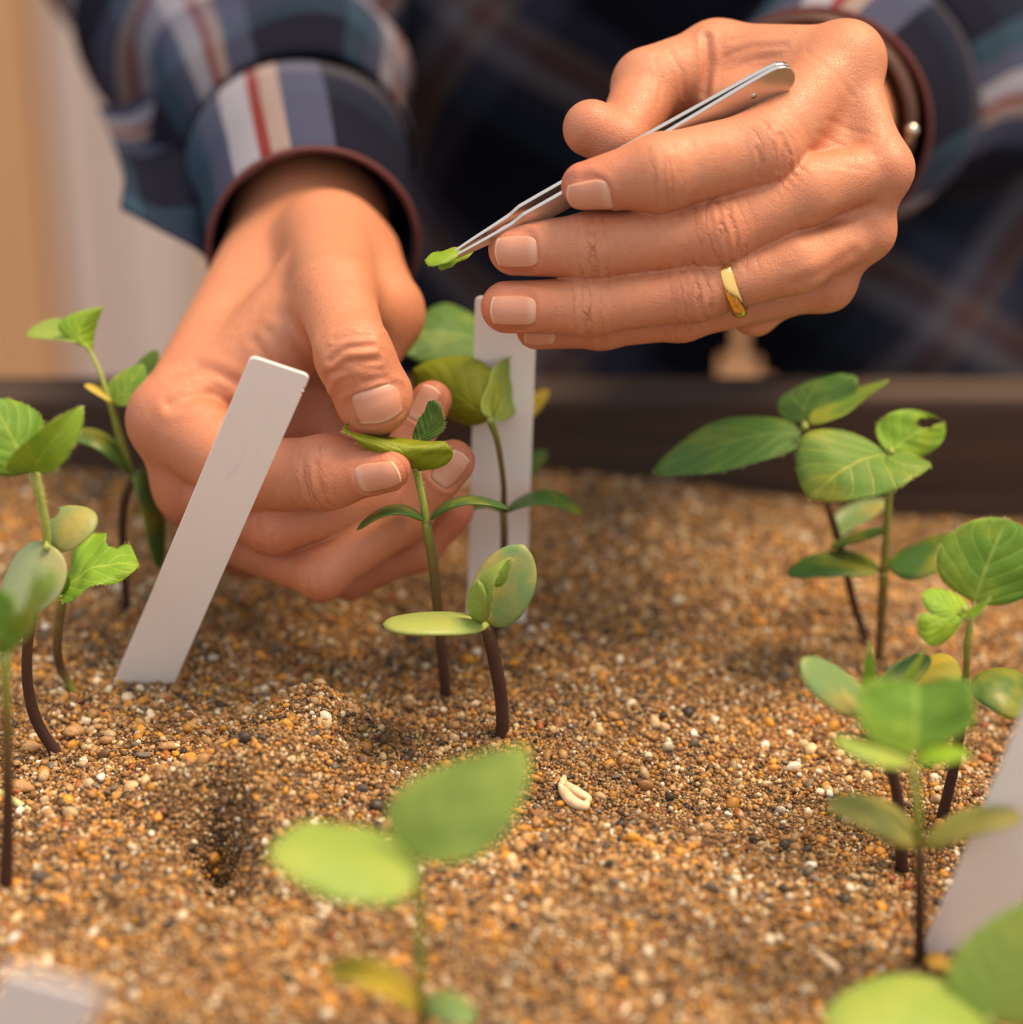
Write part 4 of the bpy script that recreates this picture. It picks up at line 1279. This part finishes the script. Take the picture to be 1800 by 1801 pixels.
class Plant:
    def __init__(self, label, base, Y=None, z=0.0):
        g = ground(*base, z) if Y is None else at(base[0], base[1], Y)
        self.Y = g[1]
        self.root = tag(empty('soybean_seedling', tuple(g)), label, 'seedling', 'soybean seedlings in the sand')
        self.n = 0
    def p(self, q):
        return at(q[0], q[1], self.Y + (q[2] if len(q) > 2 else 0) * .001)
    def stem(self, pts, rad_px, t, n=26, hairs=0, name='stem'):
        W_ = [self.p(q) for q in pts]
        sc = [np.linalg.norm(w - CL) / FPX for w in W_]
        rad = [r * s * .84 for r, s in zip(rad_px, sc)]
        V, F, C, fr, R = tube_mesh(W_, rad, n, 12, (1, .2, 0))
        me = mesh_from(name, V, F)
        tt = np.interp(np.linspace(0, 1, n), np.linspace(0, 1, len(t)), t)
        arr = np.concatenate([np.repeat(tt, 12), [tt[0], tt[-1]]]).astype(np.float32)
        a = me.attributes.new('stem_t', 'FLOAT', 'POINT'); a.data.foreach_set('value', arr)
        o = mobj(name, me, M['stem'], self.root)
        if hairs:
            r = np.random.default_rng(len(V) + hairs)
            q = r.uniform(.45, 1, hairs) * (n - 1); i = np.clip(q.astype(int), 0, n - 2); f = (q - i)[:, None]
            c = C[i] * (1 - f) + C[i + 1] * f
            th = r.uniform(0, 6.28, hairs)[:, None]
            d = np.cos(th) * fr[1][i] + np.sin(th) * fr[2][i]
            hv, hf = hair_mesh(c + d * R[i][:, None] * .95, d, .0012, .00004, hairs)
            h = mobj('fine_hairs', mesh_from('fine_hairs', hv, hf), M['hair'], o); h['kind'] = 'stuff'
        return o
    def leaf(self, base, mid, tip, left, right, mat='leaf', shape='leaf', th=.0004, name='leaf', hairs=0, label=None, **kw):
        self.n += 1
        V, F, UV, rim = leaf_mesh(*[self.p(q) for q in (base, mid, tip, left, right)], shape=shape, th=th, seed=self.n, **kw)
        o = mobj(name, mesh_from(name, V, F, uv=UV), M[mat], self.root)
        if label: o['label'] = label
        if hairs:
            r = np.random.default_rng(hairs + self.n)
            idx = r.integers(0, len(rim[0]), hairs)
            d = rim[2][idx]; d = d / (np.linalg.norm(d, axis=1)[:, None] + 1e-9) + r.normal(0, .3, d.shape)
            jit = r.uniform(0, 1, (hairs, 1))
            p = rim[0][idx] * (1 - jit) + rim[0][(idx + 1) % len(rim[0])] * jit
            ok = np.linalg.norm(rim[0][idx] - rim[0][(idx + 1) % len(rim[0])], axis=1) < .004
            hv, hf = hair_mesh(p[ok], d[ok], .0011, .00004, hairs)
            h = mobj('fine_hairs', mesh_from('fine_hairs', hv, hf), M['hair'], o); h['kind'] = 'stuff'
        return o
    def cot(self, base, mid, tip, left, right, mat='cot', **kw):
        kw.setdefault('th', .0013); kw.setdefault('shape', 'cot'); kw.setdefault('fold', .0)
        return self.leaf(base, mid, tip, left, right, mat, name='cotyledon', **kw)
    def bud(self, c, r_px):
        w = self.p(c); r = r_px * np.linalg.norm(w - CL) / FPX
        V, F, *_ = tube_mesh([w - CU * r, w, w + CU * r * 1.4], [r * .6, r, r * .2], 9, 10, (1, 0, 0))
        me = mesh_from('bud', V, F)
        a = me.attributes.new('stem_t', 'FLOAT', 'POINT'); a.data.foreach_set('value', np.full(len(V), .82, np.float32))
        return mobj('bud', me, M['stem'], self.root)

# A: the seedling held in the fingers
A = Plant('seedling with its top leaf pinched between thumb and forefinger', (785, 1228))
A.stem([(790, 1262), (785, 1228), (775, 1120), (763, 1000), (750, 918)], [12, 12, 11, 10.5, 10], [0, .05, .3, .5, .68], hairs=0)
A.stem([(750, 918), (744, 880), (735, 840), (730, 818, -2)], [9, 7.5, 8, 9], [.8, .95, .9, .8], name='upper_stem', hairs=160)
A.leaf((732, 824, -6), (700, 786, -10), (668, 768, -2), (612, 761, -12), (790, 786, -6), 'leaf_under', 'round', hairs=260, fold=.1, wave=.05, nu=44, nv=31, bites=[(.78, -.75, .10)])
A.leaf((735, 778, 5), (757, 745, 6), (760, 703, 8), (733, 745, 7), (782, 748, 3), 'leaf_dark', 'leaf', hairs=140, wave=.05, bites=[(.80, -1.05, .15)])
A.cot((746, 916, -1), (690, 896, -4), (628, 932, -6), (690, 905, -9), (692, 888, 3), 'cot_dark', th=.0012)
A.cot((757, 914, -1), (815, 880, -4), (896, 896, -4), (818, 888, -9), (815, 873, 3), 'cot_dark', th=.0012)

# B: seedling in front of the upright tag
B = Plant('seedling growing in front of the upright tag, with large olive leaf', (862, 1142))
B.stem([(860, 1175), (864, 1142), (880, 1040), (887, 960), (886, 900)], [9, 9, 8, 8, 8], [0, .05, .15, .3, .55])
B.stem([(886, 900), (886, 850), (876, 780), (862, 738, -4)], [7, 6, 6.5, 8], [.3, .35, .55, .75], name='upper_stem')
B.leaf((864, 738, 0), (800, 690, 10), (726, 650, 20), (772, 722, 16), (845, 635, 16), 'leaf_under', 'leaf', fold=.0, wave=.04)
B.leaf((866, 738, 0), (890, 680, 14), (912, 622, 20), (858, 670, 6), (918, 700, 22), 'leaf_soft', 'leaf', wave=.06)
B.cot((884, 900), (852, 886, -2), (815, 905, -6), (850, 893, -6), (852, 878, 4), 'cot_dark')
B.cot((890, 898), (960, 872, 6), (1024, 906, 10), (955, 888, -2), (965, 862, 14), 'cot_dark')

# B2: seedling hidden behind the tag
B2 = Plant('blurred seedling mostly hidden behind the upright tag', (893, 1010))
B2.stem([(893, 1040), (893, 1010), (890, 850), (885, 700), (862, 612)], [8, 8, 7, 6, 6], [0, .1, .4, .6, .8])
B2.leaf((862, 612), (780, 585, 0), (700, 600, -4), (760, 640, -10), (790, 536, 14), 'leaf_dark', 'leaf', wave=.05)
B2.leaf((888, 740), (930, 715, 0), (966, 690, 0), (930, 740, -4), (935, 695, 4), 'cot_yellow', 'leaf')
B2.leaf((892, 830), (930, 815, 0), (962, 800, 0), (930, 835, -4), (935, 795, 4), 'cot_dark', 'leaf')

# C: front centre
C = Plant('small seedling with two smooth oval seed leaves in the middle foreground', (884, 1312))
C.stem([(886, 1345), (885, 1312), (882, 1230), (868, 1150), (855, 1098)], [15, 14, 14, 14, 13], [.05, .1, .12, .18, .35])
C.cot((862, 1098), (770, 1092, -6), (673, 1098, -8), (765, 1117, -16), (772, 1078, 8), 'cot_pale', th=.002)
C.cot((850, 1094), (886, 1025, 2), (922, 958, 6), (838, 1010, 4), (932, 1060, 0), 'cot', th=.0018)
C.leaf((846, 1096, -4), (846, 1030, -6), (900, 982, -6), (828, 1035, -4), (872, 1035, -10), 'leaf_soft', 'point', th=.0014, hairs=220, fold=.7, name='young_leaf')
C.leaf((848, 1092, -6), (852, 1060, -9), (842, 1022, -9), (834, 1060, -7), (862, 1062, -7), 'leaf_soft', 'point', th=.0014, hairs=120, fold=.7, name='young_leaf')
C.leaf((868, 1028, -8), (886, 1010, -8), (898, 985, -7), (872, 1010, -8), (892, 1020, -8), 'leaf', 'point', th=.0008, name='young_leaf')

# D: blurred foreground seedling
D = Plant('blurred seedling closest to camera with two broad pale leaves', (745, 1858))
D.stem([(746, 1890), (745, 1858), (742, 1765), (738, 1640), (735, 1520)], [11, 11, 10, 9, 9], [.3, .4, .6, .75, .9])
D.leaf((738, 1515), (828, 1420, 0), (924, 1312, 4), (720, 1370, 8), (905, 1450, -10), 'leaf_soft', 'ovate', wave=.03)
D.leaf((733, 1530), (600, 1515, -4), (472, 1500, -4), (620, 1590, -14), (590, 1445, 14), 'leaf_soft', 'leaf', wave=.03)
D.cot((738, 1770), (665, 1715, -4), (572, 1705, -6), (660, 1745, -12), (668, 1690, 6), 'cot_yellow')
D.cot((748, 1772), (790, 1765, -4), (838, 1790, -8), (788, 1800, -12), (795, 1742, 6), 'cot')

# E: left, sharp stem
E = Plant('left-edge seedling with hairy green stem and glassy round seed leaf', (102, 1328))
E.stem([(128, 1350), (102, 1328), (62, 1262), (47, 1180), (56, 1085), (80, 985)], [12, 12, 12, 11, 11, 10], [.1, .1, .08, .2, .35, .6])
E.stem([(80, 985), (82, 940), (72, 880), (60, 832)], [9, 9, 9, 10], [.7, .8, .85, .95], name='upper_stem', hairs=340)
E.leaf((58, 830), (24, 775, 0), (-14, 705, 4), (-40, 800, -6), (72, 735, 10), 'leaf', 'leaf', hairs=180, wave=.04)
E.leaf((60, 830), (80, 790, -6), (140, 716, -4), (20, 800, -10), (122, 800, -8), 'leaf_bright', 'leaf', hairs=200, fold=.3)
E.leaf((62, 828, 4), (100, 765, 8), (146, 714, 10), (78, 770, 12), (120, 780, 4), 'leaf', 'leaf', hairs=120)
E.cot((84, 955), (58, 1020, -6), (20, 1082, -10), (14, 1000, -4), (108, 1040, -8), 'cot_clear', th=.0010)
E.cot((92, 962, 2), (125, 920, 4), (166, 900, 8), (92, 900, 8), (150, 950, 0), 'cot', bites=[(.45, -1.0, .16)], nu=36, nv=25)
E.bud((82, 962, -2), 7)

# F: left, behind E
Fp_ = Plant('seedling beside the leaning tag with one ragged bright green leaf', (132, 1222))
Fp_.stem([(140, 1240), (132, 1222), (104, 1165), (102, 1110), (112, 1045)], [9, 9, 9, 10, 9], [.95, .9, .25, .45, .6])
Fp_.leaf((112, 1045, -4), (165, 1000, -6), (244, 996, -6), (150, 1042, -14), (165, 934, 10), 'leaf_bright', 'leaf', fold=.6, wave=.09, bites=[(.74, .72, .09), (.77, 1.0, .13)], nu=44, nv=27, hairs=120)
Fp_.leaf((110, 1045, -6), (96, 1020, -8), (80, 985, -6), (78, 1030, -8), (118, 1005, -8), 'leaf', 'leaf', wave=.06)

# G: left front
G_ = Plant('thin seedling with dark stem at the front left edge', (10, 1562))
G_.stem([(8, 1590), (10, 1562), (14, 1420), (12, 1280), (8, 1150)], [14, 14, 12, 11, 10], [.05, .1, .2, .45, .8])
G_.leaf((10, 1150), (5, 1100, -2), (-6, 1040, 0), (-45, 1100, 0), (36, 1085, -6), 'leaf', 'leaf', wave=.12, fold=.6)
G_.leaf((12, 1150), (50, 1080, -4), (64, 992, -4), (34, 1075, -4), (74, 1070, -4), 'leaf_soft', 'point', fold=.6)
G_.leaf((50, 1085, -3), (70, 1050, -4), (92, 1000, -2), (54, 1045, -2), (96, 1040, -4), 'leaf_soft', 'leaf')

# H: back left
H = Plant('blurred seedling at the back left with drooping seed leaves', (224, 1088))
H.stem([(224, 1110), (224, 1088), (218, 1000), (216, 900), (232, 838), (236, 828)], [8, 8, 8, 9, 9, 8], [.0, .0, .1, .15, .4, .5])
H.stem([(232, 832), (214, 780), (198, 720), (190, 700)], [8, 8, 7, 7], [.6, .7, .75, .8], name='upper_stem')
H.stem([(192, 705), (176, 655, 2), (158, 618, 4), (150, 608, 4)], [4.5, 4.5, 4, 4], [.9, .95, .9, .85], name='leaf_stalk')
H.leaf((152, 612, 4), (140, 575, 6), (180, 540, 10), (104, 565, 6), (166, 600, 8), 'leaf_bright', 'ovate', fold=.5)
H.leaf((138, 596, 6), (98, 582, 10), (44, 590, 12), (100, 598, 4), (100, 560, 14), 'leaf_soft', 'leaf')
H.leaf((195, 706), (225, 680, 0), (252, 640, 4), (192, 672, 2), (246, 700, -4), 'leaf', 'leaf', fold=.5)
H.leaf((240, 665, 6), (258, 645, 8), (274, 615, 10), (240, 640, 8), (275, 645, 8), 'leaf_dark', 'leaf')
H.leaf((198, 706), (178, 690, 0), (148, 678, 0), (176, 698, -2), (176, 680, 2), 'cot_yellow', 'leaf')
H.cot((232, 832), (180, 772, 0), (112, 768, 2), (168, 790, -6), (182, 762, 6), 'cot_dark')
H.cot((238, 830), (262, 870, -4), (280, 1000, -8), (246, 890, -8), (284, 880, 0), 'cot_dark')

# I1, I2: back right pair
I1 = Plant('back right seedling with a broad green leaf and a torn curled one', (1545, 1172))
I1.stem([(1545, 1195), (1545, 1172), (1550, 1090), (1555, 1005)], [9, 9, 9.5, 10], [.45, .35, .4, .6])
I1.stem([(1555, 1005), (1560, 930), (1565, 850), (1566, 800)], [8.5, 8, 8, 9], [.55, .6, .75, .85], name='upper_stem', hairs=120)
I1.leaf((1562, 800, -3), (1492, 822, -12), (1424, 878, -14), (1582, 858, -20), (1420, 762, -2), 'leaf_yellowing', 'leaf', hairs=260, wave=.04, fold=.1)
I1.leaf((1560, 802, -5), (1592, 818, -10), (1638, 820, -8), (1580, 845, -16), (1606, 802, -2), 'leaf_yellowing', 'leaf', hairs=120)
I1.leaf((1566, 800, 0), (1602, 766, 4), (1662, 742, 6), (1560, 730, 6), (1620, 806, 2), 'leaf_bright', 'round', wave=.08, bites=[(.80, -.2, .12), (.95, -.25, .13)], nu=44, nv=31, hairs=140)
I1.bud((1568, 794, -4), 6)
I1.cot((1548, 1002), (1470, 992, -2), (1385, 1008, -4), (1465, 1014, -10), (1470, 968, 10), 'cot_dark')
I1.cot((1562, 1000), (1620, 985, -2), (1684, 944, 2), (1640, 1012, -8), (1608, 958, 8), 'cot_dark')
I2 = Plant('back right seedling with dark bent stem and three long pointed leaves', (1526, 1132))
I2.stem([(1532, 1152), (1526, 1132), (1502, 1060), (1478, 960), (1455, 885), (1432, 820), (1412, 772)], [9, 9, 9, 8.5, 8, 7.5, 8], [.1, .15, .15, .2, .3, .7, .9])
I2.leaf((1410, 764), (1290, 776, -4), (1150, 830, -6), (1300, 822, -14), (1275, 738, 6), 'leaf_dark', 'leaf', wave=.05, hairs=160)
I2.leaf((1416, 745, 4), (1425, 695, 8), (1478, 656, 10), (1374, 700, 10), (1505, 690, 4), 'leaf_dark', 'leaf', wave=.04)
I2.leaf((1422, 742, 0), (1480, 712, 2), (1564, 668, 4), (1488, 728, -6), (1478, 690, 8), 'leaf_yellowing', 'ovate', wave=.04)
I2.bud((1416, 750, -3), 7)
I2.cot((1460, 962, -6), (1510, 945, -10), (1564, 932, -12), (1505, 955, -14), (1515, 934, -4), 'cot_dark')
I2.cot((1462, 940, 6), (1490, 915, 12), (1560, 884, 16), (1500, 930, 6), (1490, 890, 16), 'cot')

# J: right edge
J_ = Plant('right-edge seedling with one large veined upright leaf', (1656, 1442))
J_.stem([(1650, 1465), (1656, 1442), (1676, 1360), (1692, 1270), (1700, 1190)], [11, 11, 11, 10, 9], [.05, .05, .1, .3, .5])
J_.stem([(1700, 1190), (1702, 1140), (1706, 1100), (1706, 1078)], [7, 7.5, 8, 9], [.5, .65, .85, .9], name='upper_stem', hairs=200)
J_.leaf((1714, 1060, 4), (1738, 990, 6), (1772, 912, 10), (1655, 960, 10), (1835, 1010, 6), 'leaf', 'leaf', hairs=320, wave=.03, fold=.2)
J_.stem([(1706, 1080), (1712, 1070, 2), (1715, 1058, 4)], [5, 4, 4], [.7, .5, .5], n=8, name='leaf_stalk')
J_.leaf((1704, 1082, -2), (1660, 1068, -4), (1622, 1044, -2), (1650, 1088, -6), (1672, 1040, 2), 'leaf_bright', 'leaf', hairs=140)
J_.leaf((1704, 1080, -2), (1725, 1072, -6), (1742, 1052, -6), (1722, 1082, -10), (1722, 1062, -2), 'leaf_bright', 'point', hairs=80)
J_.leaf((1692, 1090, -6), (1656, 1098, -8), (1616, 1084, -8), (1640, 1136, -10), (1660, 1082, -6), 'leaf_bright', 'leaf', hairs=140, wave=.08, bites=[(.5, .9, .14)], nu=36, nv=25)
J_.bud((1697, 1072, -4), 7)
J_.cot((1712, 1194), (1765, 1205, -4), (1806, 1250, -8), (1748, 1250, -12), (1795, 1182, 8), 'cot_dark')
J_.cot((1692, 1196, 2), (1645, 1185, 4), (1590, 1205, 6), (1640, 1208, 0), (1650, 1150, 14), 'cot_yellow')

# K: seedling behind L
K_ = Plant('seedling with open oval seed leaf left of the right-front plant', (1586, 1505))
K_.stem([(1588, 1530), (1586, 1505), (1582, 1420), (1562, 1330), (1530, 1245)], [13, 13, 12, 12, 11], [.05, .08, .1, .15, .4])
K_.cot((1530, 1250), (1468, 1208, -2), (1410, 1158, -2), (1448, 1236, -8), (1492, 1186, 6), 'cot', th=.0016)
K_.cot((1538, 1242, 3), (1580, 1185, 10), (1628, 1150, 14), (1556, 1186, 8), (1616, 1196, 8), 'cot_dark', th=.0016)
K_.leaf((1532, 1245, -4), (1530, 1190, -5), (1530, 1128, -4), (1516, 1190, -4), (1544, 1190, -6), 'leaf_bright', 'point', hairs=160, fold=.6, name='young_leaf')
K_.leaf((1570, 1230, -2), (1600, 1180, 0), (1632, 1138, 2), (1590, 1188, 0), (1614, 1190, 0), 'leaf', 'point', fold=.6, name='young_leaf')

# L: right front
L_ = Plant('right-front seedling with a wide heart-shaped leaf facing the camera', (1617, 1705))
L_.stem([(1620, 1740), (1618, 1705), (1618, 1600), (1616, 1490)], [14, 13, 12, 11], [.05, .08, .15, .4])
L_.stem([(1616, 1490), (1614, 1420), (1608, 1350)], [10, 9, 10], [.6, .75, .95], name='upper_stem', hairs=0)
L_.leaf((1610, 1326, -4), (1612, 1266, 0), (1614, 1204, 6), (1508, 1236, -4), (1716, 1234, -4), 'leaf', 'heart', hairs=0, wave=.03, fold=.5)
L_.leaf((1606, 1338, -4), (1545, 1322, -8), (1466, 1298, -8), (1540, 1345, -14), (1548, 1304, -2), 'leaf_soft', 'leaf')
L_.leaf((1612, 1338, -6), (1656, 1326, -10), (1708, 1328, -10), (1656, 1344, -16), (1656, 1308, -4), 'leaf_bright', 'leaf')
L_.cot((1612, 1488), (1540, 1428, -4), (1456, 1412, -6), (1520, 1456, -12), (1556, 1408, 6), 'cot_olive', th=.0018)
L_.cot((1626, 1488), (1712, 1444, -4), (1798, 1438, -6), (1720, 1468, -12), (1706, 1422, 6), 'cot_olive', th=.0018)

# M: blurred near right corner
M_ = Plant('blurred seedling in the near right corner', (1760, 1920), Y=.395)
M_.stem([(1762, 1960), (1760, 1920), (1750, 1850), (1738, 1790)], [11, 11, 10, 9], [.3, .5, .7, .9])
M_.leaf((1738, 1800), (1600, 1775, -6), (1448, 1790, -8), (1600, 1850, -18), (1590, 1712, 10), 'leaf_soft', 'leaf')
M_.leaf((1742, 1795), (1770, 1690, 4), (1830, 1580, 8), (1672, 1690, 8), (1870, 1730, 0), 'leaf_soft', 'leaf')

# ------------------------------------------------------------------ small things on the sand and the cut leaf piece
lp = tag(empty('leaf_piece', tuple(pw(790, 452, -1))), 'small cut piece of green leaf held in the tweezer tips', 'leaf piece')
class _LP:
    pass
def lpiece(pts, mat, **kw):
    V, F, UV, rim = leaf_mesh(*[pw(*q) for q in pts], shape='round', th=.0003, **kw)
    o = mobj('leaf_half', mesh_from('leaf_half', V, F, uv=UV), M[mat], lp)
    hv, hf = hair_mesh(rim[0][::2], rim[2][::2] / (np.linalg.norm(rim[2][::2], axis=1)[:, None] + 1e-9), .0007, .00003, 3)
    h = mobj('fine_hairs', mesh_from('fine_hairs', hv, hf), M['hair'], o); h['kind'] = 'stuff'
lpiece([(748, 457, -2), (778, 450, -3), (812, 440, -1), (776, 466, -5), (780, 440, 2)], 'leaf_bit', wave=.05)
lpiece([(774, 462, 3), (800, 455, 3), (832, 444, 3), (790, 472, 2), (808, 444, 5)], 'leaf_bit', wave=.08, bites=[(.75, -.9, .14)], nu=30, nv=17)

k = NM('dry_seed_coat'); nn = k.noise(k.objc(), 400, 3)
M['husk'] = k.base(k.ramp(nn, [(.3, srgb(214, 176, 132)), (.7, srgb(240, 214, 178))]), .45, k.bump(nn, .3, .0004))
gx = ground(1006, 1400)
sz = float(sand_rel(gx[0], gx[1]))
husk = tag(empty('seed_husk', (gx[0], gx[1], float(sand_h(gx[0], gx[1])))), 'split pale seed husk lying on the sand', 'seed husk')
gp = lambda px, py, h: ground(px, py, sz + h)
for nm, path, rad in (('husk_half', [(984, 1378), (992, 1392), (1008, 1410), (1028, 1418), (1034, 1408)], [.0004, .0013, .0016, .0013, .0006]),
                      ('husk_half', [(990, 1374), (1002, 1384), (1020, 1396), (1034, 1404), (1036, 1410)], [.0006, .0011, .0013, .0011, .0005]),
                      ('seed_tip', [(988, 1382), (991, 1374), (993, 1366)], [.0008, .0010, .0006])):
    V, F, *_ = tube_mesh([gp(a, b, .0012) for a, b in path], rad, 18, 12)
    mobj(nm, mesh_from(nm, V, F), M['husk'], husk)
def twig(name, path, rad, label, mat):
    z = float(sand_rel(*ground(*path[1])[:2]))
    V, F, *_ = tube_mesh([ground(a, b, z + .0008) for a, b in path], rad, 16, 10)
    o = tag(mobj(name, mesh_from(name, V, F), M[mat]), label, 'root')
    return o
k = NM('pale_root'); M['root'] = k.base(srgb(206, 200, 140), .5)
twig('root_piece', [(-14, 1388), (14, 1404), (36, 1416), (54, 1426)], [.0011, .0012, .0010, .0006], 'pale green root piece lying on sand at the left edge', 'root')
twig('straw_piece', [(1438, 1676), (1452, 1688), (1466, 1698), (1478, 1706)], [.0006, .0009, .0009, .0005], 'short dry straw lying on the sand near the right-front seedling', 'husk')
# dried curled leaf by the right tag
k = NM('dried_leaf'); nn = k.noise(k.objc(), 300, 3)
M['dry'] = k.base(k.ramp(nn, [(.3, srgb(150, 110, 30)), (.7, srgb(200, 156, 60))]), .5, k.bump(nn, .4, .0005))
Yd = GY(1665, 1735)
V, F, UV, _ = leaf_mesh(at(1628, 1688, Yd), at(1664, 1692, Yd), at(1704, 1744, Yd), at(1660, 1712, Yd - .006), at(1672, 1686, Yd + .006), 'leaf', .0008, .2, .1)
tag(mobj('dried_leaf', mesh_from('dried_leaf', V, F, uv=UV), M['dry']), 'withered yellow-brown seed leaf curled beside the right tag base', 'dried leaf')
